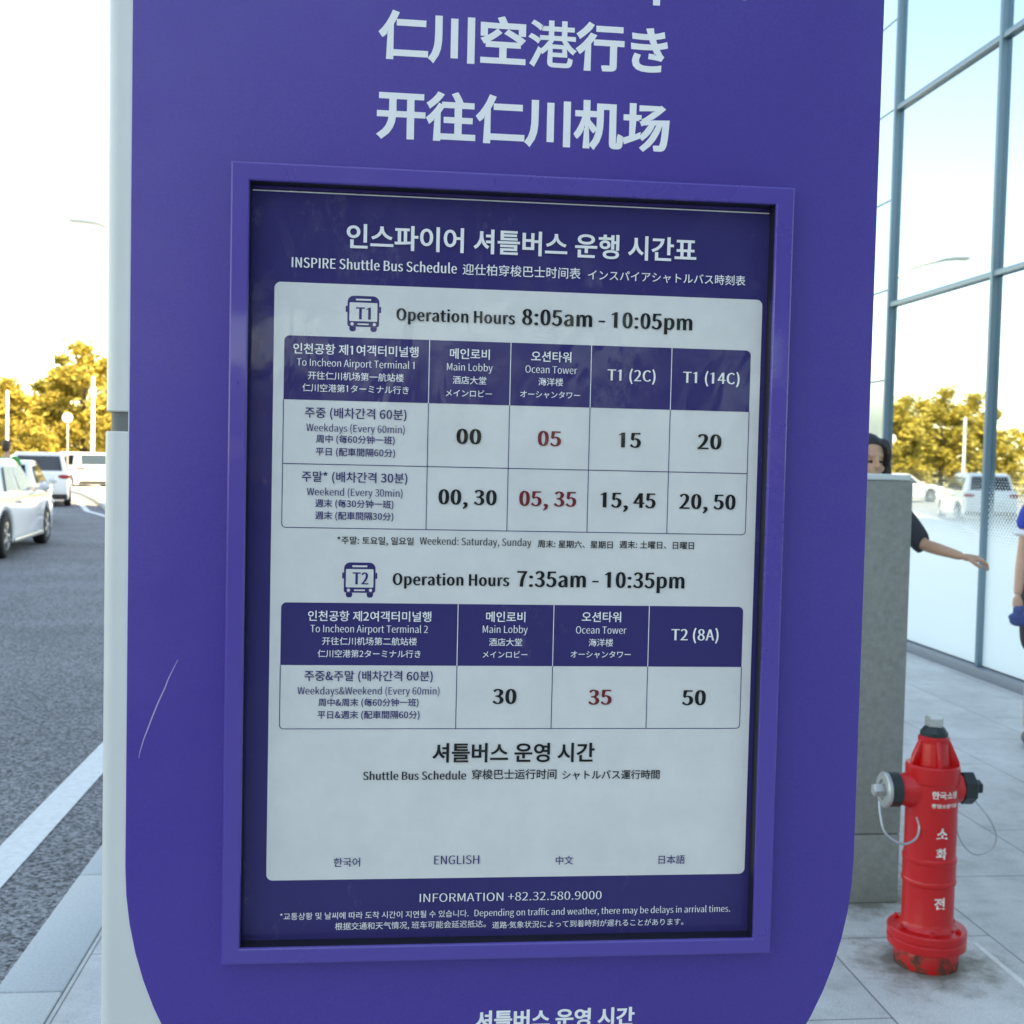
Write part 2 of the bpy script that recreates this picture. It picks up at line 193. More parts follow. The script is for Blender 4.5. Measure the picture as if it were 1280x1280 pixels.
# ------------------------------------------------------------------ lettering
# outlines of the Latin letters and figures (units: 1/1000 of the letter size); East Asian glyphs come from the built-in font
GLYPHS = r""" 224
&679;258,-13 320,-7 375,10 425,36 469,71 513,42 556,18 598,0 638,-13 662,63 630,74 596,89 561,109 525,133 565,192 600,256 629,323 653,394 568,394 548,334 525,277 497,226 465,179 414,224 364,274 319,328 279,384 340,429 392,479 430,535 444,601 434,659 406,704 361,734 300,744 232,731 179,695 145,640 133,573 136,532 145,490 161,446 181,401 126,360 80,313 48,257 36,190 52,108 98,44 168,2;409,119 377,94 342,76 306,64 269,60 212,69 166,97 136,139 125,195 132,235 152,272 181,306 218,337 259,279 305,222 356,168;245,444 231,478 220,511 213,543 211,574 217,616 235,650 264,672 301,681 333,674 354,656 366,630 370,599 360,554 333,514 293,478
(337;238,-196 294,-171 238,-60 199,59 175,184 168,310 175,436 199,560 238,679 294,790 238,816 177,702 131,581 102,451 92,310 102,169 131,39 177,-81
)337;99,-196 160,-81 207,39 235,169 245,310 235,451 207,581 160,702 99,816 42,790 98,679 138,560 163,436 171,310 163,184 138,59 98,-60 42,-171
*466;154,470 234,565 311,470 355,501 291,606 400,652 383,703 269,675 259,794 206,794 196,674 82,703 65,652 173,606 110,501
+554;240,116 313,116 313,334 517,334 517,402 313,402 313,621 240,621 240,402 38,402 38,334 240,334
,277;75,-190 135,-154 181,-107 210,-49 221,19 215,64 200,97 176,118 144,126 117,121 95,109 80,89 75,62 80,35 95,15 116,2 142,-2 153,-1 145,-44 126,-81 94,-112 53,-136
-346;46,244 301,244 301,314 46,314
.277;139,-13 164,-8 185,6 199,28 205,56 199,84 185,107 164,121 139,126 113,121 92,107 78,84 73,56 78,28 92,6 113,-8
0554;277,-13 371,11 443,82 489,201 505,368 489,534 443,651 371,721 277,744 183,721 111,651 66,534 50,368 66,201 111,82 183,11;277,61 221,79 177,134 148,230 138,368 148,506 177,600 221,655 277,673 334,655 378,600 407,506 417,368 407,230 378,134 334,79
1554;218,0 318,0 318,735 258,735 90,640 90,600 218,640
2554;44,0 504,0 504,79 301,79 182,72 299,191 390,307 448,419 469,530 454,618 411,686 344,729 255,744 191,737 135,715 85,682 40,638 93,586 125,620 162,647 201,664 244,671 304,660 346,630 371,584 379,526 359,427 298,318 193,195 44,54
3554;262,-13 354,1 429,42 480,108 498,196 486,264 453,318 404,358 343,381 343,386 396,413 437,451 464,501 473,562 457,639 413,697 345,732 259,744 200,738 147,720 99,692 56,658 105,600 138,628 174,651 214,665 256,671 308,662 347,639 372,602 380,555 370,500 336,455 273,426 178,415 178,345 285,335 355,305 393,259 405,199 394,142 364,99 317,72 256,63 199,70 151,88 111,115 76,147 29,88 70,50 121,18 185,-5
4554;339,0 425,0 425,202 523,202 523,274 425,274 425,731 324,731 20,261 20,202 339,202;339,274 115,274 281,524 340,632 344,632 339,499
5554;261,-13 351,4 427,52 481,131 501,238 483,342 436,415 366,457 280,471 249,469 221,463 196,454 171,442 190,654 465,654 465,731 110,731 86,390 135,359 165,378 193,391 223,399 256,402 319,391 367,358 397,306 408,236 396,163 363,109 313,75 252,63 194,70 146,88 106,113 73,144 27,84 68,48 120,17 183,-5
6554;300,-13 381,4 448,53 494,128 511,225 497,325 456,397 391,440 307,454 264,448 220,431 179,403 142,366 159,509 199,603 258,654 330,670 363,666 394,654 422,637 446,614 498,670 465,700 425,723 379,739 326,744 224,723 138,654 78,532 56,349 74,191 126,78 203,10;144,293 181,337 219,365 257,381 292,386 350,375 392,342 416,291 424,225 415,157 388,104 349,71 300,59 239,74 191,119 159,193
7554;198,0 292,0 307,196 340,363 403,519 507,677 507,731 49,731 49,654 404,654 313,506 252,356 215,191
8554;279,-13 373,2 445,42 491,102 508,176 498,243 471,296 431,337 385,368 385,373 418,404 450,445 473,495 482,550 468,628 428,688 365,728 281,742 202,729 138,691 96,633 81,557 89,503 110,458 142,419 180,388 180,384 131,351 88,306 57,249 46,182 63,104 112,42 186,2;329,397 267,424 214,457 177,500 164,557 172,605 197,642 234,666 280,675 333,665 371,637 396,596 404,545 399,505 385,467 362,431;280,55 219,65 171,93 138,136 127,190 134,240 155,284 187,323 228,355 302,324 363,288 405,242 421,179 411,129 383,89 338,64
9554;235,-13 334,9 418,81 478,208 500,397 481,550 429,658 351,723 253,744 173,727 106,679 61,604 44,507 58,408 99,336 163,292 245,277 291,284 336,302 377,330 414,366 396,223 355,130 299,78 232,63 196,67 164,78 134,95 108,119 58,62 92,32 132,8 179,-7;413,443 376,398 337,368 298,351 260,345 203,357 163,389 138,440 130,507 139,575 166,628 205,662 254,674 317,659 365,615 397,543
:277;139,389 164,394 185,408 199,430 205,459 199,487 185,509 164,524 139,529 113,524 92,509 78,487 73,459 78,430 92,408 113,394;139,-13 164,-8 185,6 199,28 205,56 199,84 185,107 164,121 139,126 113,121 92,107 78,84 73,56 78,28 92,6 113,-8
A607;4,0 97,0 168,224 435,224 505,0 603,0 354,731 251,731;191,296 227,409 299,657 303,657 377,409 412,296
B656;101,0 333,0 446,13 533,53 590,120 611,215 600,282 569,333 522,369 462,389 462,394 508,418 541,454 562,500 569,553 550,635 498,690 419,722 317,731 101,731;193,421 193,659 305,659 381,652 435,632 467,595 478,541 468,491 437,453 382,429 301,421;193,74 193,349 320,349 406,341 468,317 507,276 520,218 506,153 467,109 405,82 320,74
C637;376,-13 443,-6 502,14 555,47 601,92 550,151 513,116 474,90 430,74 380,68 286,89 214,149 169,243 153,368 169,491 216,584 289,643 383,664 428,659 467,645 502,623 533,595 583,655 546,688 500,717 445,737 382,744 253,718 150,644 82,524 58,365 82,206 149,87 249,13
D687;101,0 287,0 434,25 540,97 606,213 628,368 605,523 540,637 432,708 283,731 101,731;193,76 193,657 275,657 388,638 469,582 517,492 533,368 517,245 469,153 388,96 275,76
E588;101,0 533,0 533,79 193,79 193,345 470,345 470,424 193,424 193,654 522,654 522,731 101,731
F551;101,0 193,0 193,328 472,328 472,406 193,406 193,654 522,654 522,731 101,731
G688;388,-13 458,-7 520,11 572,38 614,72 614,379 373,379 373,302 529,302 529,111 503,93 472,79 436,71 397,68 293,89 216,149 169,243 153,368 170,491 219,584 296,643 396,664 446,658 488,643 524,622 554,595 604,655 567,687 521,716 463,737 393,744 259,718 153,644 83,524 58,365 82,206 151,87 255,13
H726;101,0 193,0 193,345 534,345 534,0 627,0 627,731 534,731 534,425 193,425 193,731 101,731
I292;101,0 193,0 193,731 101,731
L542;101,0 513,0 513,79 193,79 193,731 101,731
M810;101,0 184,0 184,405 172,621 176,621 235,454 373,74 435,74 573,454 632,621 636,621 624,405 624,0 710,0 710,731 599,731 459,340 408,188 404,188 351,340 212,731 101,731
N721;101,0 188,0 188,384 186,442 184,500 180,557 177,613 181,613 259,462 526,0 621,0 621,731 533,731 533,351 534,293 537,234 541,176 546,120 541,120 462,270 195,731 101,731
O740;370,-13 496,14 595,90 660,210 683,368 660,526 595,644 496,719 370,744 244,719 145,644 81,526 58,368 81,210 145,90 244,14;370,68 281,89 212,150 168,244 153,368 168,491 212,584 281,643 370,664 460,643 528,584 572,491 588,368 572,244 528,150 460,89
P632;101,0 193,0 193,291 313,291 423,305 508,346 563,416 583,517 563,618 507,684 421,720 309,731 101,731;193,366 193,657 297,657 382,650 442,627 479,584 491,517 479,449 444,402 385,375 301,366
R634;193,384 193,657 315,657 392,650 447,628 481,588 493,527 481,464 447,420 392,393 315,384;502,0 606,0 420,320 488,347 539,390 573,450 585,527 566,623 513,686 432,721 329,731 101,731 101,0 193,0 193,310 324,310
S595;303,-13 407,3 485,47 534,113 552,195 540,266 508,319 460,359 401,390 297,435 254,454 215,478 187,512 176,558 185,602 213,635 256,656 312,664 361,659 404,645 444,624 479,596 527,655 484,691 433,719 375,738 312,744 220,730 147,690 99,629 82,551 96,481 131,428 179,390 231,363 335,317 384,295 423,269 449,235 458,187 448,138 417,101 369,76 304,68 248,74 195,93 146,121 103,159 48,95 100,50 160,16 229,-5
T598;252,0 345,0 345,654 567,654 567,731 31,731 31,654 252,654
W876;181,0 290,0 399,441 436,608 440,608 476,441 587,0 699,0 849,731 761,731 683,333 643,96 637,96 585,333 483,731 398,731 297,333 245,96 241,96 198,333 121,731 26,731
a562;217,-13 266,-7 312,10 356,35 396,65 399,65 407,0 482,0 482,333 471,425 438,495 380,540 294,556 231,549 174,532 123,510 82,485 117,422 151,443 191,462 234,475 279,480 334,468 369,438 386,394 391,343 242,317 139,276 78,218 59,141 71,75 104,27 154,-3;242,61 205,66 174,81 154,107 147,147 159,194 200,233 276,262 391,282 391,132 353,101 316,79 280,65
b617;330,-13 419,7 494,64 546,155 566,279 552,393 510,480 443,536 350,556 305,550 261,534 219,510 180,480 184,577 184,794 92,794 92,0 165,0 173,56 177,56 213,27 252,5 292,-8;315,64 286,67 254,76 219,93 184,120 184,405 221,437 258,460 293,474 327,479 394,465 438,424 463,361 471,278 459,188 427,121 378,79
c509;305,-13 353,-8 399,5 442,27 481,55 441,117 414,96 383,79 350,67 313,63 245,78 192,120 158,185 146,270 158,356 194,421 248,464 316,479 347,476 374,466 400,451 424,432 470,492 439,516 404,537 362,551 312,556 213,537 130,481 73,391 52,270 71,150 125,61 205,6
d619;276,-13 324,-7 367,10 407,34 441,64 444,64 452,0 527,0 527,794 435,794 435,586 440,493 405,519 370,539 331,551 287,556 199,536 124,479 72,389 53,270 69,150 114,61 184,6;296,64 233,78 186,119 157,184 147,271 159,356 192,422 242,464 303,479 337,476 369,466 402,448 435,422 435,138 401,105 368,82 333,68
e553;311,-13 363,-9 410,3 452,20 489,42 457,103 426,85 394,71 359,63 321,60 251,73 195,111 158,171 142,249 507,249 511,301 497,406 455,487 387,538 294,556 204,536 127,479 72,390 52,270 72,151 127,62 210,6;141,314 159,386 194,439 241,472 296,483 353,472 396,440 422,387 431,314
f324;33,468 107,468 107,0 198,0 198,468 312,468 312,542 198,542 198,628 202,674 217,707 241,728 274,734 335,719 355,790 264,807 194,795 145,759 116,703 107,629 107,542 33,537
g563;274,-249 388,-234 475,-193 530,-134 549,-62 537,-4 501,36 442,59 360,67 253,67 208,71 179,84 163,102 159,126 161,146 169,163 180,178 194,191 273,172 352,185 415,223 457,282 472,360 469,394 460,424 446,451 428,472 539,472 539,542 350,542 273,556 196,542 131,504 87,443 71,362 77,316 93,276 115,242 142,217 142,213 120,195 101,172 87,144 82,112 86,82 96,58 111,38 131,23 131,18 97,-8 72,-37 56,-70 51,-105 67,-167 113,-212 184,-240;273,234 229,243 193,268 168,309 159,362 168,416 192,456 229,480 273,489 319,480 356,456 380,416 389,362 380,309 355,268 318,243;287,-187 221,-180 172,-161 141,-131 131,-92 134,-68 144,-45 161,-22 186,0 255,-8 349,-8 397,-12 431,-23 452,-45 459,-77 447,-118 413,-153 358,-177
h606;92,0 184,0 184,393 222,429 257,455 292,471 331,476 378,468 410,442 428,397 434,331 434,0 525,0 525,343 515,435 485,501 433,542 359,556 307,549 260,529 218,500 180,465 184,577 184,794 92,794
i274;92,0 184,0 184,542 92,542;138,654 162,658 182,670 194,689 199,714 194,738 182,757 162,769 138,773 113,769 94,757 82,738 78,714 82,689 94,670 113,658
k551;92,0 182,0 182,143 283,261 442,0 541,0 336,323 517,542 415,542 186,256 182,256 182,794 92,794
l283;188,-13 240,-5 228,65 209,63 184,102 184,794 92,794 92,108 97,56 114,19 144,-5
m924;92,0 184,0 184,393 220,430 254,456 288,471 319,476 364,468 396,442 414,397 420,331 420,0 511,0 511,393 548,430 583,456 616,471 648,476 692,468 724,442 742,397 748,331 748,0 839,0 839,343 829,435 799,501 748,542 676,556 627,548 582,527 539,494 496,452 475,495 444,528 402,549 346,556 299,549 256,529 215,499 178,463 176,463 167,542 92,542
n609;92,0 184,0 184,393 222,429 257,455 292,471 331,476 378,468 410,442 428,397 434,331 434,0 525,0 525,343 515,435 485,501 433,542 359,556 307,549 260,529 217,499 178,463 176,463 167,542 92,542
o605;302,-13 397,6 477,61 532,150 553,270 532,391 477,481 397,537 302,556 207,537 127,481 72,391 52,270 72,150 127,61 207,6;302,63 238,78 189,120 157,185 146,270 157,356 189,421 238,464 302,479 367,464 416,421 449,356 460,270 449,185 416,120 367,78
p619;92,-229 184,-229 184,-45 181,50 218,23 255,3 293,-9 330,-13 419,7 494,64 546,155 566,279 552,393 510,480 443,536 350,556 304,550 259,533 216,508 178,479 176,479 167,542 92,542;315,64 286,67 254,76 219,93 184,120 184,405 222,437 258,460 293,474 327,479 394,465 438,424 463,361 471,278 459,188 427,121 378,79
r387;92,0 184,0 184,348 214,407 248,446 284,467 319,474 372,465 389,544 331,556 287,548 246,525 209,490 178,443 176,443 167,542 92,542
s467;234,-13 318,0 380,34 417,86 430,148 415,213 377,257 324,289 265,312 222,330 184,349 158,373 149,406 155,437 173,462 205,479 249,485 284,481 315,471 344,456 372,437 416,494 382,518 342,538 297,551 248,556 169,544 111,511 74,462 62,402 76,342 112,299 163,269 220,245 264,228 304,206 332,179 343,143 337,110 317,83 283,65 237,58 191,63 150,76 112,96 76,123 32,62 74,32 123,8 177,-7
t376;261,-13 362,7 344,76 282,61 243,68 217,88 203,121 199,165 199,468 346,468 346,542 199,542 199,695 123,695 113,542 27,537 27,468 108,468 108,168 116,94 142,37 189,0
u606;250,-13 302,-6 348,14 390,45 429,85 432,85 439,0 515,0 515,542 424,542 424,158 387,116 352,88 317,71 277,66 231,74 200,100 181,145 176,210 176,542 84,542 84,199 94,107 124,41 176,1
v520;209,0 315,0 507,542 417,542 314,234 264,74 259,74 210,234 108,542 13,542
w800;178,0 283,0 360,290 397,448 402,448 439,292 517,0 628,0 774,542 687,542 608,229 575,78 570,78 532,229 447,542 358,542 273,229 238,78 233,78 201,229 120,542 27,542
y520;101,-234 173,-219 228,-179 271,-120 303,-46 507,542 418,542 320,241 276,88 271,88 218,241 108,542 13,542 231,-1 219,-42 198,-88 172,-125 138,-150 97,-159 55,-150 37,-223"""
LAT = {}
for ln in GLYPHS.split('\n'):
    if not ln: continue
    ch, rest = ln[0], ln[1:]
    parts = rest.split(';')
    LAT[ch] = (float(parts[0]) / 1000, [[tuple(float(c) / 1000 for c in q.split(',')) for q in pp.split(' ')] for pp in parts[1:]])
_cj = {}
def cjk(ch):
    if ch not in _cj:
        c = bpy.data.curves.new('glyph', 'FONT'); o = bpy.data.objects.new('glyph', c); COL.objects.link(o)
        def spl(t):
            c.body = t; bpy.context.view_layer.update(); dg = bpy.context.evaluated_depsgraph_get(); e = o.evaluated_get(dg)
            res = []
            for s in e.to_curve(dg).splines:
                bp = list(s.bezier_points); pts = []
                for i in range(len(bp)):
                    a, b2 = bp[i], bp[(i + 1) % len(bp)]
                    p0, p1, p2, p3 = a.co.copy(), a.handle_right.copy(), b2.handle_left.copy(), b2.co.copy()
                    st = (p1 - p0).cross(p3 - p0).length < 1e-5 and (p2 - p0).cross(p3 - p0).length < 1e-5
                    k = 1 if st else 4
                    for j in range(k):
                        u = j / k; q = p0 * (1 - u) ** 3 + p1 * 3 * u * (1 - u) ** 2 + p2 * 3 * u * u * (1 - u) + p3 * u ** 3
                        pts.append((q.x, q.y))
                res.append(pts)
            e.to_curve_clear(); return res
        bar = min(p[0] for p in spl('|')[0]); sp = spl(ch + '|')
        _cj[ch] = (min(p[0] for p in sp[-1]) - bar, sp[:-1])
        bpy.data.objects.remove(o); bpy.data.curves.remove(c)
    return _cj[ch]
def area(p): return sum(p[i][0] * p[(i + 1) % len(p)][1] - p[(i + 1) % len(p)][0] * p[i][1] for i in range(len(p))) / 2
def embolden(polys, bx, by):
    """move every outline edge outwards: bx for upright edges, by for level ones (stroke contrast)"""
    if not polys or (bx == 0 and by == 0): return polys
    sg = 1 if area(max(polys, key=lambda p: abs(area(p)))) > 0 else -1
    out = []
    for p in polys:
        q = [p[0]]
        for a in p[1:]:
            if math.hypot(a[0] - q[-1][0], a[1] - q[-1][1]) > 1e-4: q.append(a)
        if math.hypot(q[0][0] - q[-1][0], q[0][1] - q[-1][1]) < 1e-4: q.pop()
        n = len(q); nr = []
        for i in range(n):
            dx, dy = q[(i + 1) % n][0] - q[i][0], q[(i + 1) % n][1] - q[i][1]; l = math.hypot(dx, dy)
            nr.append((sg * dy / l, -sg * dx / l))
        r = []
        for i in range(n):
            n1, n2 = nr[i - 1], nr[i]
            h1 = bx * n1[0] ** 2 + by * n1[1] ** 2; h2 = bx * n2[0] ** 2 + by * n2[1] ** 2
            d = n1[0] * n2[0] + n1[1] * n2[1]; det = n1[0] * n2[1] - n1[1] * n2[0]
            if d < -.3 or abs(det) < .05:
                mx, my = n1[0] + n2[0], n1[1] + n2[1]; l = math.hypot(mx, my) or 1; h = (h1 + h2) / 2
                r.append((q[i][0] + mx / l * h, q[i][1] + my / l * h))
            else:
                vx = (h1 * n2[1] - h2 * n1[1]) / det; vy = (n1[0] * h2 - n2[0] * h1) / det
                r.append((q[i][0] + vx, q[i][1] + vy))
        out.append(r)
    return out
# style: (latin bx, by), (cjk bx, by)
STY = {'cs': (.026, .02, .024, .018), 'cb': (.036, .028, .036, .026), 'cm': (.016, .012, .013, .009), 'cr': (.004, .002, .006, .004), 'cl': (0, 0, .002, .001),
       'ol': (.002, -.012, 0, 0), 'or': (.008, -.010, 0, 0), 'os': (.028, -.004, .02, .012), 'ob': (.044, .000, .02, .01), 'od': (.048, -.004, 0, 0)}
def layout(s, style):
    a, b, c, d = STY[style]; x = 0; polys = []
    for ch in s:
        lat = ch in LAT
        if ch == ' ': x += .25 if style[0] == 'c' else .235; continue
        adv, pp = LAT[ch] if lat else cjk(ch)
        hard = .55 if ch == '港' and c > .02 else 1
        pp = embolden(pp, a, b) if lat else embolden(pp, c * hard, d * hard)
        polys.append([[(px + x, py) for px, py in p] for p in pp])
        x += adv + (2 * a * .7 if lat else 0)
    return polys
def fill(polys, k=1.0):
    """flat triangulated mesh of the outlines (overlapping strokes merge, holes stay open) -> verts, faces"""
    from mathutils.geometry import delaunay_2d_cdt
    vin, fin, sgn = [], [], []
    big = max(polys, key=lambda p: abs(area(p))); s0 = 1 if area(big) > 0 else -1
    for p in polys:
        n = len(vin); ar = area(p); sgn.append(s0 if ar > 0 else -s0); p = p if ar > 0 else p[::-1]
        vin += [Vector((q[0] * k, q[1] * k)) for q in p]; fin.append(list(range(n, n + len(p))))
    want = sum(area(p) for p in polys) * s0 * k * k; best = None
    for tri in range(6):
        jit = random.Random(tri); amp = 0 if tri == 0 else 4e-4 * k * tri / max(1, k / 10)
        vj = [Vector((v.x + jit.uniform(-amp, amp), v.y + jit.uniform(-amp, amp))) for v in vin] if amp else vin
        vo, _, fo, _, _, of = delaunay_2d_cdt(vj, [], fin, 1, 1e-6)
        fs = [tuple(f) for f, o in zip(fo, of) if sum(sgn[i] for i in o) > 0]
        got = sum(abs((vo[f[1]] - vo[f[0]]).cross(vo[f[2]] - vo[f[0]])) / 2 for f in fs if len(f) == 3)
        err = abs(got - want) / want
        if best is None or err < best[0]: best = (err, vo, fs)
        if err < .12: break
    if best[0] > .2 and len(polys) > 1:      # fill each stroke with its own holes
        def inside(pt, q):
            c = False
            for i in range(len(q)):
                (x1, y1), (x2, y2) = q[i - 1], q[i]
                if (y1 > pt[1]) != (y2 > pt[1]) and pt[0] < (x2 - x1) * (pt[1] - y1) / (y2 - y1) + x1: c = not c
            return c
        V, F = [], []
        for i, p in enumerate(polys):
            if sgn[i] < 0: continue
            from mathutils.geometry import tessellate_polygon
            L = [p] + [h for j, h in enumerate(polys) if sgn[j] < 0 and inside(h[0], p)]
            vs = [q for c in L for q in c]; fs = [tuple(f) for f in tessellate_polygon([[Vector((q[0], q[1], 0)) for q in c] for c in L])]
            F += [tuple(q + len(V) for q in f) for f in fs]; V += vs
        return V, F
    return [(v.x / k, v.y / k) for v in best[1]], best[2]
class Ink:
    """collects printed shapes on one upright plane"""
    def __init__(s): s.v = []; s.f = []
    def put(s, polys, y):
        for p in polys:
            vs, fs = fill([p], 1000); s._add([(x, y, z) for x, z in vs], fs)
        return s
    def _add(s, vs, fs):
        k = len(s.v); s.v += vs; s.f += [tuple(i + k for i in f) for f in fs]
    def text(s, body, style, xl, xr, zb, cap, y):
        G = layout(body, style); P = [p for g in G for p in g]
        x0 = min(q[0] for p in P for q in p); x1 = max(q[0] for p in P for q in p); z0 = min(q[1] for p in P for q in p)
        sx = (xr - xl) / (x1 - x0); sz = cap / .735 if cap else sx
        base = 0 if cap else z0
        for g in G:
            if g: vs, fs = fill(g); s._add([(xl + (x - x0) * sx, y, zb + (z - base) * sz) for x, z in vs], fs)
        return s
    def build(s, name, m, parent):
        off = parent_world(parent); me = bpy.data.meshes.new(name)
        me.from_pydata([tuple(Vector(v) - off) for v in s.v], [], s.f)
        b = bmesh.new(); b.from_mesh(me)
        for v in [v for v in b.verts if not v.link_faces]: b.verts.remove(v)
        for f in b.faces:
            f.normal_update()
            if f.normal.y > 0: f.normal_flip()
        b.to_mesh(me); b.free(); me.update()
        return link(name, me, m, parent)
def rrect(x0, x1, z0, z1, r, n=6):
    """r: one radius or (top-left, top-right, bottom-right, bottom-left)"""
    rs = r if isinstance(r, tuple) else (r,) * 4
    pts = []
    for (cx, cz, a0), q in zip(((x0, z1, 180), (x1, z1, 90), (x1, z0, 0), (x0, z0, -90)), rs):
        ix = cx + (q if cx == x0 else -q); iz = cz + (q if cz == z0 else -q)
        if q == 0: pts.append((cx, cz)); continue
        for k in range(n + 1):
            a = R(a0 - 90 * k / n); pts.append((ix + q * math.cos(a), iz + q * math.sin(a)))
    return pts
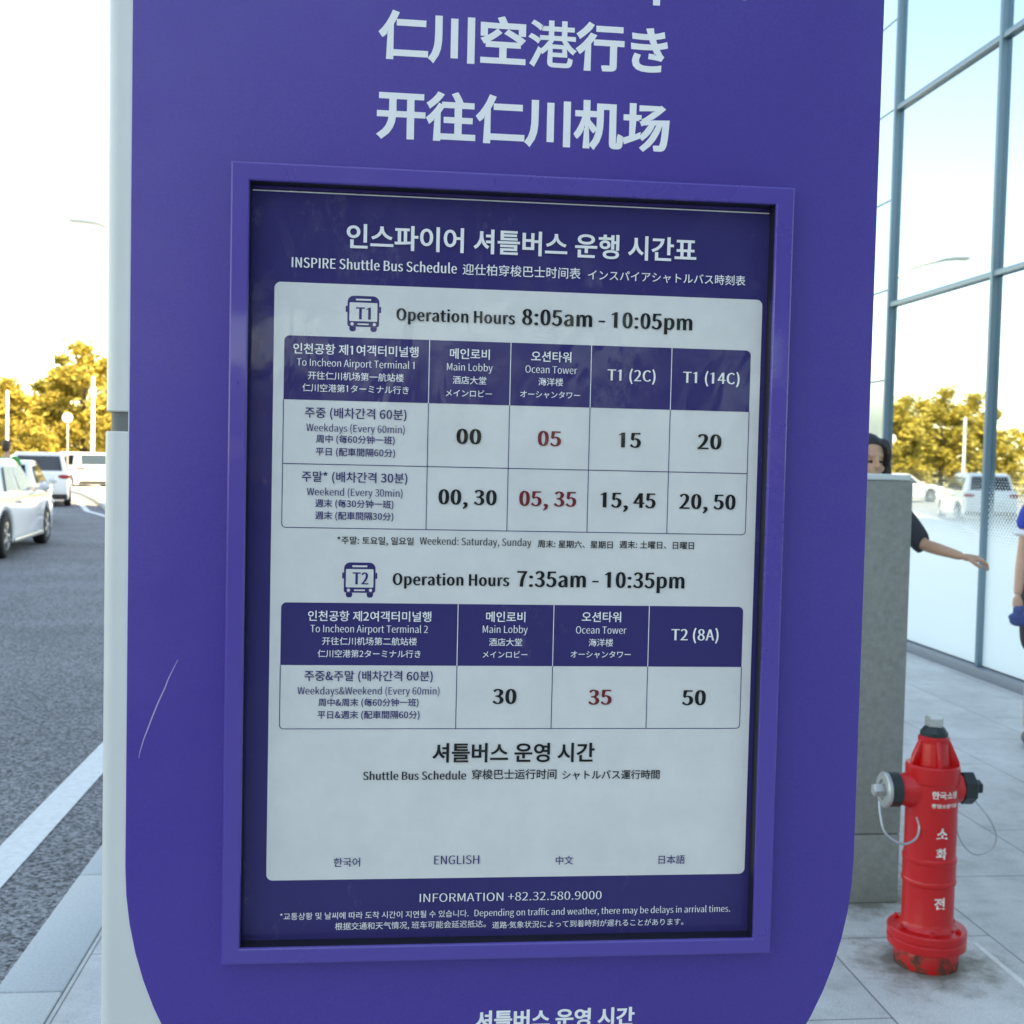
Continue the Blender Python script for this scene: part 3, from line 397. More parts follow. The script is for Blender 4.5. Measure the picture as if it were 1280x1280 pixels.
TEXT = [
    ('white_lettering', '인스파이어 셔틀버스 운행 시간표', 'cs', -0.0474, 0.3547, 1.833, 0.0),
    ('white_lettering', 'INSPIRE Shuttle Bus Schedule', 'os', -0.1078, 0.0774, 1.8097, 0.0113),
    ('white_lettering', '迎仕柏穿梭巴士时间表', 'cr', 0.0839, 0.2195, 1.8087, 0.0),
    ('white_lettering', 'インスパイアシャトルバス時刻表', 'cr', 0.2282, 0.4139, 1.8085, 0.0),
    ('black_lettering', 'Operation Hours', 'ob', 0.0099, 0.1451, 1.7547, 0.0136),
    ('black_lettering', '8:05am - 10:05pm', 'ob', 0.153, 0.3524, 1.7548, 0.0179),
    ('black_lettering', 'Operation Hours', 'ob', 0.0112, 0.1454, 1.454, 0.0134),
    ('black_lettering', '7:35am - 10:35pm', 'ob', 0.1541, 0.352, 1.4536, 0.0182),
    ('navy_lettering', 'T1', 'ob', -0.0355, -0.0188, 1.7543, 0.0135),
    ('navy_lettering', 'T2', 'ob', -0.0343, -0.0162, 1.4541, 0.0137),
    ('white_lettering', '인천공항 제1여객터미널행', 'cm', -0.1047, 0.0357, 1.7135, 0.0),
    ('white_lettering', 'To Incheon Airport Terminal 1', 'ol', -0.1005, 0.0314, 1.7002, 0.0083),
    ('white_lettering', '开往仁川机场第一航站楼', 'cr', -0.0879, 0.0196, 1.6851, 0.0),
    ('white_lettering', '仁川空港第1ターミナル行き', 'cr', -0.0939, 0.0254, 1.6714, 0.0),
    ('white_lettering', '메인로비', 'cm', 0.0714, 0.117, 1.7133, 0.0),
    ('white_lettering', 'Main Lobby', 'ol', 0.0683, 0.1206, 1.7001, 0.0084),
    ('white_lettering', '酒店大堂', 'cr', 0.0752, 0.1136, 1.6849, 0.0),
    ('white_lettering', 'メインロビー', 'cr', 0.0675, 0.1205, 1.6707, 0.0),
    ('white_lettering', '오션타워', 'cm', 0.1647, 0.2112, 1.7131, 0.0),
    ('white_lettering', 'Ocean Tower', 'ol', 0.1583, 0.2183, 1.7001, 0.0085),
    ('white_lettering', '海洋楼', 'cr', 0.1737, 0.2024, 1.6858, 0.0),
    ('white_lettering', 'オーシャンタワー', 'cr', 0.153, 0.2225, 1.6715, 0.0),
    ('white_lettering', 'T1 (2C)', 'os', 0.254, 0.3106, 1.6941, 0.0129),
    ('white_lettering', 'T1 (14C)', 'os', 0.3432, 0.4107, 1.694, 0.0130),
    ('white_lettering', '인천공항 제2여객터미널행', 'cm', -0.0837, 0.0562, 1.4117, 0.0),
    ('white_lettering', 'To Incheon Airport Terminal 2', 'ol', -0.0808, 0.0525, 1.3989, 0.0085),
    ('white_lettering', '开往仁川机场第二航站楼', 'cr', -0.0673, 0.0402, 1.3843, 0.0),
    ('white_lettering', '仁川空港第2ターミナル行き', 'cr', -0.0723, 0.0448, 1.3701, 0.0),
    ('white_lettering', '메인로비', 'cm', 0.1193, 0.165, 1.4123, 0.0),
    ('white_lettering', 'Main Lobby', 'ol', 0.1158, 0.168, 1.3996, 0.0086),
    ('white_lettering', '酒店大堂', 'cr', 0.1233, 0.1619, 1.3844, 0.0),
    ('white_lettering', 'メインロビー', 'cr', 0.1162, 0.1684, 1.3708, 0.0),
    ('white_lettering', '오션타워', 'cm', 0.2311, 0.2776, 1.4132, 0.0),
    ('white_lettering', 'Ocean Tower', 'ol', 0.2246, 0.2842, 1.3996, 0.0086),
    ('white_lettering', '海洋楼', 'cr', 0.24, 0.2689, 1.3846, 0.0),
    ('white_lettering', 'オーシャンタワー', 'cr', 0.2191, 0.2902, 1.371, 0.0),
    ('white_lettering', 'T2 (8A)', 'os', 0.338, 0.3949, 1.3925, 0.0133),
    ('white_lettering', 'INFORMATION +82.32.580.9000', 'ol', 0.0492, 0.2631, 1.0849, 0.0100),
    ('white_lettering', '*교통상황 및 날씨에 따라 도착 시간이 지연될 수 있습니다.', 'cl', -0.1102, 0.1064, 1.0666, 0.0),
    ('white_lettering', 'Depending on traffic and weather, there may be delays in arrival times.', 'ol', 0.1134, 0.4191, 1.0671, 0.0079),
    ('white_lettering', '根据交通和天气情况, 班车可能会延迟抵达。', 'cl', -0.0475, 0.1269, 1.0529, 0.0),
    ('white_lettering', '道路·気象状況によって到着時刻が遅れることがあります。', 'cl', 0.1344, 0.3627, 1.0521, 0.0),
    ('navy_lettering', '주중 (배차간격 60분)', 'cm', -0.0907, 0.0234, 1.6404, 0.0),
    ('navy_lettering', 'Weekdays (Every 60min)', 'or', -0.0889, 0.0218, 1.6271, 0.0083),
    ('navy_lettering', '周中 (每60分钟一班)', 'cm', -0.0778, 0.0106, 1.613, 0.0),
    ('navy_lettering', '平日 (配車間隔60分)', 'cm', -0.078, 0.0113, 1.5985, 0.0),
    ('navy_lettering', '주말* (배차간격 30분)', 'cm', -0.0932, 0.0258, 1.5683, 0.0),
    ('navy_lettering', 'Weekend (Every 30min)', 'or', -0.0871, 0.0206, 1.5547, 0.0084),
    ('navy_lettering', '週末 (每30分钟一班)', 'cm', -0.0776, 0.0105, 1.5401, 0.0),
    ('navy_lettering', '週末 (配車間隔30分)', 'cm', -0.0774, 0.0107, 1.5263, 0.0),
    ('navy_lettering', '주중&주말 (배차간격 60분)', 'cm', -0.0868, 0.0592, 1.3414, 0.0),
    ('navy_lettering', 'Weekdays&Weekend (Every 60min)', 'or', -0.0942, 0.0673, 1.3276, 0.0085),
    ('navy_lettering', '周中&周末 (每60分钟一班)', 'cm', -0.0707, 0.0435, 1.3127, 0.0),
    ('navy_lettering', '平日&週末 (配車間隔60分)', 'cm', -0.0715, 0.0449, 1.2983, 0.0),
    ('navy_lettering', '한국어', 'cr', -0.0503, -0.0202, 1.1276, 0.0),
    ('navy_lettering', 'ENGLISH', 'or', 0.0651, 0.1175, 1.129, 0.0104),
    ('navy_lettering', '中文', 'cr', 0.2076, 0.2281, 1.1269, 0.0),
    ('navy_lettering', '日本語', 'cr', 0.3304, 0.3623, 1.1259, 0.0),
    ('black_lettering', '00', 'od', 0.0808, 0.1092, 1.6168, 0.0172),
    ('black_lettering', '15', 'od', 0.269, 0.2954, 1.6171, 0.0174),
    ('black_lettering', '20', 'od', 0.3624, 0.3912, 1.6174, 0.0176),
    ('black_lettering', '00, 30', 'od', 0.0616, 0.1285, 1.5472, 0.0173),
    ('black_lettering', '15, 45', 'od', 0.2495, 0.3148, 1.5471, 0.0175),
    ('black_lettering', '20, 50', 'od', 0.3429, 0.4105, 1.5472, 0.0176),
    ('black_lettering', '30', 'od', 0.1288, 0.1567, 1.3168, 0.0176),
    ('black_lettering', '50', 'od', 0.3531, 0.3818, 1.3156, 0.0179),
    ('black_lettering', '*주말: 토요일, 일요일', 'cm', -0.0522, 0.0343, 1.4985, 0.0),
    ('black_lettering', 'Weekend: Saturday, Sunday', 'or', 0.0413, 0.1698, 1.5007, 0.0085),
    ('black_lettering', '周末: 星期六、星期日', 'cm', 0.1773, 0.2654, 1.4991, 0.0),
    ('black_lettering', '週末: 土曜日、日曜日', 'cm', 0.2734, 0.3621, 1.4998, 0.0),
    ('black_lettering', '셔틀버스 운영 시간', 'cs', 0.0604, 0.2504, 1.2483, 0.0),
    ('black_lettering', 'Shuttle Bus Schedule', 'os', -0.0184, 0.1002, 1.2285, 0.0096),
    ('black_lettering', '穿梭巴士运行时间', 'cm', 0.1067, 0.2059, 1.2283, 0.0),
    ('black_lettering', 'シャトルバス運行時間', 'cm', 0.2126, 0.3288, 1.2276, 0.0),
    ('red_lettering', '05', 'od', 0.1745, 0.2017, 1.6167, 0.0173),
    ('red_lettering', '05, 35', 'od', 0.1547, 0.2212, 1.5471, 0.0174),
    ('red_lettering', '35', 'od', 0.2413, 0.2689, 1.3161, 0.0177),
    ('header_lettering', 'To Incheon Airport', 'os', -0.1061, 0.4097, 2.1370, 0.0426),
    ('header_lettering', '仁川空港行き', 'cb', -0.0158, 0.3151, 2.0441, 0.0),
    ('header_lettering', '开往仁川机场', 'cb', -0.0167, 0.3195, 1.9563, 0.0),
    ('footer_lettering', '셔틀버스 운영 시간', 'cb', 0.1169, 0.3073, 0.9299, 0.0),
]

# ------------------------------------------------------------------ the shuttle bus stop sign
PX0, PX1, PYF = -.284, .572, .024                       # painted panel: left, right, front plane
sign = thing('bus_stop_sign', 'tall purple round-ended sign board on a silver post with white lettering and a framed timetable', 'sign', (.14, .12, 0))
def stadium(x0, x1, zb, zt, n=28):
    r = (x1 - x0) / 2; cx = (x0 + x1) / 2; pts = []
    for k in range(n + 1): a = math.pi * k / n; pts.append((cx + r * math.cos(a), zt + r * math.sin(a)))
    for k in range(n + 1): a = math.pi + math.pi * k / n; pts.append((cx + r * math.cos(a), zb + r * math.sin(a)))
    return pts
panel = MB().prism(stadium(PX0, PX1, 1.13, 2.42, 40), PYF, PYF + .014, bev=.0012).build('panel', M['purple'], sign, smooth=.6)
MB().prism(stadium(PX0 - .0016, PX1 + .0006, 1.13, 2.42, 40), PYF + .003, PYF + .021).build('panel_edge', M['purple_edge'], sign, smooth=.6)
# post: two rounded silver lengths and a narrower grey groove between them
def rbox2(x0, x1, y0, y1, r, n=5): return [(u, v) for u, v in rrect(x0, x1, y0, y1, r, n)]
MB().prism(rbox2(-.316, .30, .046, .22, .014), 1.644, 2.62, 'xy', bev=.0015, seg=1).build('post', M['silver'], sign, smooth=.6)
MB().prism(rbox2(-.317, .30, .046, .22, .014), .012, 1.622, 'xy', bev=.0015, seg=1).build('post', M['silver'], sign, smooth=.6)
MB().prism(rbox2(-.3115, .295, .0505, .215, .012), 1.60, 1.66, 'xy').build('groove', M['groove'], sign, smooth=.6)
MB().box(-.36, .36, .0, .26, .002, .014, .003).build('base_plate', M['silver'], sign, smooth=.6)
# display frame
fr = MB()
ox0, ox1, oz0, oz1 = -.1733, .4635, 1.0238, 1.9198
ix0, ix1, iz0, iz1 = -.1527, .4413, 1.0429, 1.8994
b = fr.b
def ringv(x0, x1, z0, z1, y): return [b.verts.new(p) for p in ((x0, y, z0), (x1, y, z0), (x1, y, z1), (x0, y, z1))]
e = .0022
loops = [ringv(ox0, ox1, oz0, oz1, PYF + .002), ringv(ox0, ox1, oz0, oz1, e), ringv(ox0 + e * .35, ox1 - e * .35, oz0 + e * .35, oz1 - e * .35, e * .3), ringv(ox0 + e, ox1 - e, oz0 + e, oz1 - e, 0),
         ringv(ix0 - e, ix1 + e, iz0 - e, iz1 + e, 0), ringv(ix0 - e * .35, ix1 + e * .35, iz0 - e * .35, iz1 + e * .35, e * .3), ringv(ix0, ix1, iz0, iz1, e), ringv(ix0, ix1, iz0, iz1, .003)]
for a, c in zip(loops, loops[1:]):
    for i in range(4): b.faces.new((a[i], a[(i + 1) % 4], c[(i + 1) % 4], c[i]))
bmesh.ops.recalc_face_normals(b, faces=b.faces[:])
frame = fr.build('display_frame', M['purple_frame'], sign)
ln = MB(); t_ = .0025
ln.box(ix0 - t_, ix0 + .0002, .0031, .0235, iz0 - t_, iz1 + t_); ln.box(ix1 - .0002, ix1 + t_, .0031, .0235, iz0 - t_, iz1 + t_)
ln.box(ix0 + .0003, ix1 - .0003, .0032, .0234, iz1 - .0002, iz1 + t_); ln.box(ix0 + .0003, ix1 - .0003, .0032, .0234, iz0 - t_, iz0 + .0002)
ln.build('frame_lining', M['lining'], frame)
for g, *a in TEXT:
    if g in ('header_lettering', 'footer_lettering'): Ink().text(*a, PYF - .0006).build(g, M['white_vinyl'], sign)
def ribbon(pts, wd, y):
    v = []
    for i, (x, z) in enumerate(pts):
        a, c = pts[max(i - 1, 0)], pts[min(i + 1, len(pts) - 1)]; l = math.hypot(c[0] - a[0], c[1] - a[1])
        nx, nz = -(c[1] - a[1]) / l, (c[0] - a[0]) / l; wi = wd * (.35 + .65 * math.sin(math.pi * i / (len(pts) - 1)))
        v.append(((x - nx * wi, z - nz * wi), (x + nx * wi, z + nz * wi)))
    return [p[0] for p in v] + [p[1] for p in v[::-1]]
scr = Ink(); scr.put([ribbon([(-.228, 1.366), (-.233, 1.356), (-.2385, 1.344), (-.242, 1.334), (-.2495, 1.317), (-.256, 1.300), (-.261, 1.286), (-.265, 1.275), (-.2685, 1.262), (-.270, 1.254)], .00075, 0)], PYF - .0004)
scr.build('scratch', M['scratch'], panel)

# ------------------------------------------------------------------ the timetable poster behind the frame
poster = thing('timetable_poster', 'navy and white shuttle bus timetable poster with four languages inside the purple frame', 'poster', (.1443, .0225, 1.03))
MB().box(ix0 - .002, ix1 + .002, .0220, .0232, iz0 - .002, iz1 - .0035).build('backing_sheet', M['navy_ink'], poster)
MB().box(ix0 + .001, ix1 - .001, .0202, .0219, iz1 - .0065, iz1 - .0055).build('sheet_edge', M['white_vinyl'], poster)
WP = Ink(); WP.put([rrect(-.1264, .4356, 1.1125, 1.7932, .007)], .0215); WP.build('white_panel', M['paper'], poster)
def rect(x0, x1, z0, z1): return [(x0, z1), (x1, z1), (x1, z0), (x0, z0)]
T1 = dict(x0=-.1147, x1=.4235, zt=1.7338, zh=1.6622, rows=[1.5900], zb=1.5178, cols=[.0481, .1411, .2346, .3292])
T2 = dict(x0=-.1140, x1=.4240, zt=1.4326, zh=1.3611, rows=[], zb=1.2878, cols=[.0868, .1982, .3109])
lw = .00042
for T in (T1, T2):
    hc = Ink(); hc.put([rrect(T['x0'], T['x1'], T['zh'], T['zt'], (.006, .006, 0, 0))], .0212); hdr = hc.build('table_header', M['navy_ink'], poster)
    for x in T['cols']:
        li = Ink(); li.put([rect(x - lw, x + lw, T['zh'], T['zt'])], .0208); li.build('header_rule', M['white_ink'], hdr)
        rl = Ink(); rl.put([rect(x - lw, x + lw, T['zb'] + lw, T['zh'])], .0210); rl.build('table_rule', M['navy_ink'], poster)
    for z in T['rows']:
        rl = Ink(); rl.put([rect(T['x0'] + lw, T['x1'] - lw, z - lw, z + lw)], .0209); rl.build('table_rule', M['navy_ink'], poster)
    rl = Ink()
    o_ = rrect(T['x0'] - lw, T['x1'] + lw, T['zb'] - lw, T['zh'], (0, 0, .005, .005)); i_ = rrect(T['x0'] + lw, T['x1'] - lw, T['zb'] + lw, T['zh'] + .001, (0, 0, .0042, .0042))
    # outline: left, bottom, right as one open ribbon
    k = [p for p in o_ if p[1] < T['zh'] - 1e-6]; j = [p for p in i_ if p[1] < T['zh'] - 1e-6]
    rl.put([[(T['x1'] + lw, T['zh'])] + k + [(T['x0'] - lw, T['zh']), (T['x0'] + lw, T['zh'])] + j[::-1] + [(T['x1'] - lw, T['zh'])]], .0211)
    rl.build('table_outline', M['navy_ink'], poster)
def bus_icon(cx, zt):
    w2, h = .0178, .0400
    ic = Ink(); y = .0212
    ic.put([rrect(cx - w2, cx + w2, zt - .0345, zt, (.007, .007, .0025, .0025))], y)
    for sx in (-1, 1):
        ic.put([rrect(cx + sx * .0118 - .0036, cx + sx * .0118 + .0036, zt - h, zt - .0346, (0, 0, .003, .003))], y)
        a, c_ = sorted((cx + sx * (w2 + .0001), cx + sx * (w2 + .0020))); ic.put([rrect(a, c_, zt - .0185, zt - .0115, .0008)], y)
    o = ic.build('bus_pictogram', M['navy_ink'], poster)
    gl = Ink()
    gl.put([rrect(cx - w2 + .0022, cx + w2 - .0022, zt - .0285, zt - .0075, .0012)], .0208)
    gl.put([rrect(cx - .0085, cx + .0085, zt - .0052, zt - .0032, .0006)], .0208)
    gl.put([rrect(cx - .0062, cx + .0062, zt - .0325, zt - .0308, .0004)], .0208)
    for sx in (-1, 1): gl.put([[(cx + sx * .0125 + .0019 * math.cos(R(a)), zt - .0317 + .0019 * math.sin(R(a))) for a in range(0, 360, 30)]], .0208)
    gl.build('pictogram_window', M['paper'], o)
bus_icon(-.0272, 1.7806); bus_icon(-.0262, 1.4790)
INKS = {'white_lettering': 'white_ink', 'navy_lettering': 'navy_ink', 'black_lettering': 'black_ink', 'red_lettering': 'red_ink'}
for g, *a in TEXT:
    if g in INKS: Ink().text(*a, .0204).build(g, M[INKS[g]], poster)

# ------------------------------------------------------------------ ground, road, pavement, kerb
def nodes(m): return m.node_tree, m.node_tree.nodes['Principled BSDF']
def paving_mat():
    m = mat('granite_paving', (.40, .42, .43), rough=.55, bump=.08, bump_scale=350); t, p = nodes(m)
    tc = t.nodes.new('ShaderNodeTexCoord'); sp = t.nodes.new('ShaderNodeSeparateXYZ'); t.links.new(tc.outputs['Object'], sp.inputs[0])
    ax = t.nodes.new('ShaderNodeMath'); ax.operation = 'SUBTRACT'; ax.inputs[1].default_value = 1.93; t.links.new(sp.outputs['Y'], ax.inputs[0])
    ay = t.nodes.new('ShaderNodeMath'); ay.operation = 'ADD'; ay.inputs[1].default_value = .9; t.links.new(sp.outputs['X'], ay.inputs[0])
    cb = t.nodes.new('ShaderNodeCombineXYZ'); t.links.new(ax.outputs[0], cb.inputs[0]); t.links.new(ay.outputs[0], cb.inputs[1])
    br = t.nodes.new('ShaderNodeTexBrick'); br.offset = .5; br.inputs['Scale'].default_value = 1; br.inputs['Brick Width'].default_value = 1.15; br.inputs['Row Height'].default_value = .6
    br.inputs['Mortar Size'].default_value = .0028; br.inputs['Mortar Smooth'].default_value = .3
    br.inputs['Color1'].default_value = (.54, .55, .535, 1); br.inputs['Color2'].default_value = (.60, .605, .585, 1); br.inputs['Mortar'].default_value = (.11, .115, .115, 1)
    t.links.new(cb.outputs[0], br.inputs[0])
    def nz(scale, det, lo, hi, a, b):
        n = t.nodes.new('ShaderNodeTexNoise'); n.inputs['Scale'].default_value = scale; n.inputs['Detail'].default_value = det; n.inputs['Roughness'].default_value = .7; t.links.new(tc.outputs['Object'], n.inputs['Vector'])
        r = t.nodes.new('ShaderNodeMapRange'); r.inputs[1].default_value = lo; r.inputs[2].default_value = hi; r.inputs[3].default_value = a; r.inputs[4].default_value = b; t.links.new(n.outputs['Fac'], r.inputs[0]); return r
    prev = br.outputs['Color']
    for r in (nz(1.3, 8, .35, .7, 1.1, .70), nz(160, 3, .35, .65, .82, 1.14), nz(9, 6, .5, .75, 1.0, .74)):
        mx = t.nodes.new('ShaderNodeMix'); mx.data_type = 'RGBA'; mx.blend_type = 'MULTIPLY'; mx.inputs[0].default_value = 1
        t.links.new(prev, mx.inputs[6]); t.links.new(r.outputs[0], mx.inputs[7]); prev = mx.outputs[2]
    # brown tint with a noisy edge on the slabs round the pillar foot and the hydrant foot
    def mth(op, a, b=None):
        n = t.nodes.new('ShaderNodeMath'); n.operation = op
        for i, v in enumerate((a, b)):
            if v is None: continue
            if isinstance(v, (int, float)): n.inputs[i].default_value = v
            else: t.links.new(v, n.inputs[i])
        return n.outputs[0]
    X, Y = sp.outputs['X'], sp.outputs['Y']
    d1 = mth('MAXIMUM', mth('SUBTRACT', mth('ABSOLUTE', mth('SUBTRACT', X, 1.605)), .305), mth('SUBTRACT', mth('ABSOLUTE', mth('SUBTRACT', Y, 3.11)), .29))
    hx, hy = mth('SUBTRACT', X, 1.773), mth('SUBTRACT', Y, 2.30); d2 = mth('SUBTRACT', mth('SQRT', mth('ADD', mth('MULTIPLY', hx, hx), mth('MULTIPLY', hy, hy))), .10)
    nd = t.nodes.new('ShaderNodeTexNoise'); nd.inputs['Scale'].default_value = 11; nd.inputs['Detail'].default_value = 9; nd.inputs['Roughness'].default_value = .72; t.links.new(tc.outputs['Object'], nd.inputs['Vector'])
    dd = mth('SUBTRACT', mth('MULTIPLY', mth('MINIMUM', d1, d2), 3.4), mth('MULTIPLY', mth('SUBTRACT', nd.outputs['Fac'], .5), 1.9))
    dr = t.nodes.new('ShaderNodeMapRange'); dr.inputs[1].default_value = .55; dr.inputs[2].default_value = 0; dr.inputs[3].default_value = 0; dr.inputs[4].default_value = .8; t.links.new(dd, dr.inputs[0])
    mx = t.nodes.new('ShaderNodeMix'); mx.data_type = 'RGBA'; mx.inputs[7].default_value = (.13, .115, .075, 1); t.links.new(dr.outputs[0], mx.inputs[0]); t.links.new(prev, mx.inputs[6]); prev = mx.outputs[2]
    t.links.new(prev, p.inputs['Base Color']); return m
def asphalt_mat():
    m = mat('asphalt', (.15, .165, .19), rough=.8, bump=.7, bump_scale=110); t, p = nodes(m)
    tc = t.nodes.new('ShaderNodeTexCoord')
    v = t.nodes.new('ShaderNodeTexVoronoi'); v.inputs['Scale'].default_value = 78; t.links.new(tc.outputs['Object'], v.inputs['Vector'])
    cr = t.nodes.new('ShaderNodeValToRGB'); cr.color_ramp.elements[0].color = (.03, .033, .037, 1); cr.color_ramp.elements[1].color = (.33, .335, .35, 1)
    cr.color_ramp.elements[0].position = .05; cr.color_ramp.elements[1].position = .95
    sx = t.nodes.new('ShaderNodeSeparateColor'); t.links.new(v.outputs['Color'], sx.inputs[0]); t.links.new(sx.outputs[0], cr.inputs[0])
    n = t.nodes.new('ShaderNodeTexNoise'); n.inputs['Scale'].default_value = .8; n.inputs['Detail'].default_value = 7; t.links.new(tc.outputs['Object'], n.inputs['Vector'])
    r = t.nodes.new('ShaderNodeMapRange'); r.inputs[1].default_value = .35; r.inputs[2].default_value = .7; r.inputs[3].default_value = .85; r.inputs[4].default_value = 1.15; t.links.new(n.outputs['Fac'], r.inputs[0])
    mx = t.nodes.new('ShaderNodeMix'); mx.data_type = 'RGBA'; mx.blend_type = 'MULTIPLY'; mx.inputs[0].default_value = 1
    t.links.new(cr.outputs[0], mx.inputs[6]); t.links.new(r.outputs[0], mx.inputs[7]); t.links.new(mx.outputs[2], p.inputs['Base Color']); return m
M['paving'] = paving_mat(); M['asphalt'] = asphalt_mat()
M['granite'] = mat('granite_kerb', (.47, .50, .50), rough=.6, noise_amt=.14, noise_scale=120, bump=.08, bump_scale=300)
M['roadpaint'] = mat('white_road_paint', (.74, .75, .73), rough=.7, noise_amt=.09, noise_scale=25)
M['soil'] = mat('dry_grass', (.22, .20, .09), rough=.9, noise_amt=.3, noise_scale=3)
tag(MB().sheet([(-900, -900, -.17), (900, -900, -.17), (900, 900, -.17), (-900, 900, -.17)]).build('ground', M['soil']), kind='structure')
KERB = [(-1.118, -160), (-1.118, 9), (-1.28, 13), (-1.9, 17), (-2.95, 21), (-4.5, 25.5), (-6.2, 29.5), (-7.9, 33.5), (-9.6, 39.5), (-11.5, 45.5), (-14.5, 53), (-19, 62), (-26, 72)]
def offs(line, d):
    out = []
    for i, p in enumerate(line):
        a, c = Vector(line[max(i - 1, 0)]), Vector(line[min(i + 1, len(line) - 1)]); t = (c - a).normalized()
        out.append((p[0] + t.y * d, p[1] - t.x * d))
    return out
tag(MB().prism([(-70, -160)] + [(-70, 72)] + offs(KERB, .05)[::-1], -.16, -.12, 'xy').build('road', M['asphalt']), kind='structure')
ke = offs(KERB, .205)
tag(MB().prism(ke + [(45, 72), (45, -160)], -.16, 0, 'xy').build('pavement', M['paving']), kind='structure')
kb = MB(); seg = []
for a, c in zip(KERB, KERB[1:]):
    a, c = Vector(a), Vector(c); n = max(1, round((c - a).length)); seg += [(a.lerp(c, i / n), a.lerp(c, (i + 1) / n)) for i in range(n)]
for a, c in seg:
    if a.y < -9: continue
    L = (c - a).length; ang = math.atan2(c.y - a.y, c.x - a.x) - math.pi / 2
    kb.box(0, .2, .0, L - .005, -.158, .001, .008, mat=Matrix.Translation((a.x, a.y + .245, 0)) @ Matrix.Rotation(ang, 4, 'Z'), seg=2)
tag(kb.build('kerb', M['granite'], smooth=.6), kind='structure')
def strip(line, d0, d1, z):
    b = MB(); A, B = offs(line, d0), offs(line, d1)
    for i in range(len(A) - 1): b.sheet([(A[i][0], A[i][1], z), (B[i][0], B[i][1], z), (B[i + 1][0], B[i + 1][1], z), (A[i + 1][0], A[i + 1][1], z)])
    return b
tag(strip(KERB, -.505, -.345, -.116).build('road_edge_line', M['roadpaint']), kind='structure')
tag(MB().box(2.004, 2.022, -1, 2.44, -.01, .0035).build('floor_joint_strip', M['roadpaint']), kind='structure')
# ------------------------------------------------------------------ the glass building
def frit_mat():
    """mirror glass with a white printed dot screen that closes to solid white towards the floor"""
    m = bpy.data.materials.new('fritted_mirror_glass'); m.use_nodes = True; t, p = nodes(m)
    p.inputs['Base Color'].default_value = (.56, .66, .68, 1); p.inputs['Metallic'].default_value = 1; p.inputs['Roughness'].default_value = .015
    fr_ = t.nodes.new('ShaderNodeBsdfPrincipled'); fr_.inputs['Base Color'].default_value = (0.80, .90, .90, 1); fr_.inputs['Roughness'].default_value = .35
    g = t.nodes.new('ShaderNodeNewGeometry'); sp = t.nodes.new('ShaderNodeSeparateXYZ'); t.links.new(g.outputs['Position'], sp.inputs[0])
    def mth(op, a, b=None):
        n = t.nodes.new('ShaderNodeMath'); n.operation = op
        for i, v in enumerate((a, b)):
            if v is None: continue
            if isinstance(v, (int, float)): n.inputs[i].default_value = v
            else: t.links.new(v, n.inputs[i])
        return n.outputs[0]
    k = 1 / .044
    u = mth('MULTIPLY', mth('ADD', sp.outputs['Y'], sp.outputs['Z']), k); v = mth('MULTIPLY', mth('SUBTRACT', sp.outputs['Y'], sp.outputs['Z']), k)
    du = mth('SUBTRACT', mth('FRACT', u), .5); dv = mth('SUBTRACT', mth('FRACT', v), .5)
    d = mth('SQRT', mth('ADD', mth('MULTIPLY', du, du), mth('MULTIPLY', dv, dv)))
    mr = t.nodes.new('ShaderNodeMapRange'); mr.inputs[1].default_value = 1.66; mr.inputs[2].default_value = .92; mr.inputs[3].default_value = 0; mr.inputs[4].default_value = .74; t.links.new(sp.outputs['Z'], mr.inputs[0])
    fac = mth('LESS_THAN', d, mr.outputs[0])
    mx = t.nodes.new('ShaderNodeMixShader'); t.links.new(fac, mx.inputs[0]); t.links.new(p.outputs[0], mx.inputs[1]); t.links.new(fr_.outputs[0], mx.inputs[2])
    t.links.new(mx.outputs[0], t.nodes['Material Output'].inputs[0]); return m
M['frit'] = frit_mat()
M['mirror'] = mat('mirror_glass', (.54, .65, .68), rough=.015, metal=1)
M['spandrel'] = mat('pale_glass_panel', (.62, .80, .83), rough=.12, metal=.45)
M['mullion'] = mat('blue_grey_aluminium', (.16, .26, .31), rough=.4, metal=.3)
M['plinth'] = mat('grey_plinth', (.17, .20, .23), rough=.5)
M['concrete'] = mat('building_core', (.35, .36, .37), rough=.8)
WX = 4.646
bld = thing('glass_building', 'large building with blue-tinted mirror glass wall divided by dark blue mullions beside the pavement', 'building', (WX, 5, 0))
ys = [9.38 - 1.91 * i for i in range(0, 12)]
zs = [.075, 3.11, 4.905, 6.70, 8.50]
mu = .021
random.seed(3)
def pane(y0, y1, z0, z1, m):
    t1, t2 = random.uniform(-.0016, .0016), random.uniform(-.0016, .0016)
    MB().prism([(WX + t1, y0), (WX + .02, y0), (WX + .02, y1), (WX + t2, y1)], z0, z1, 'xy').build('glass_pane', m, bld)
for y1, y0 in zip(ys, ys[1:]):
    for z0, z1 in zip(zs, zs[1:]): pane(y0 + .01, y1 - .01, z0 + .01, z1 - .01, M['frit'] if z0 < 1 else M['mirror'])
zn = [.075, .78, 1.60, 2.42, 3.26, 4.09, 4.92, 5.75, 6.58, 7.41, 8.24]
for y0, y1 in ((9.40, 11.3), (11.3, 13.2)):
    for z0, z1 in zip(zn, zn[1:]): MB().box(WX - .012, WX + .02, y0 + .008, y1 - .008, z0 + .008, z1 - .008).build('wall_panel', M['spandrel'], bld)
for y in ys: MB().box(WX - .045, WX + .025, y - mu, y + mu, .075, 8.5, .004).build('mullion', M['mullion'], bld, smooth=.6)
for z in zs[1:]: MB().box(WX - .038, WX + .023, ys[-1] + mu, ys[0] - mu, z - .022, z + .022, .003).build('transom', M['mullion'], bld, smooth=.6)
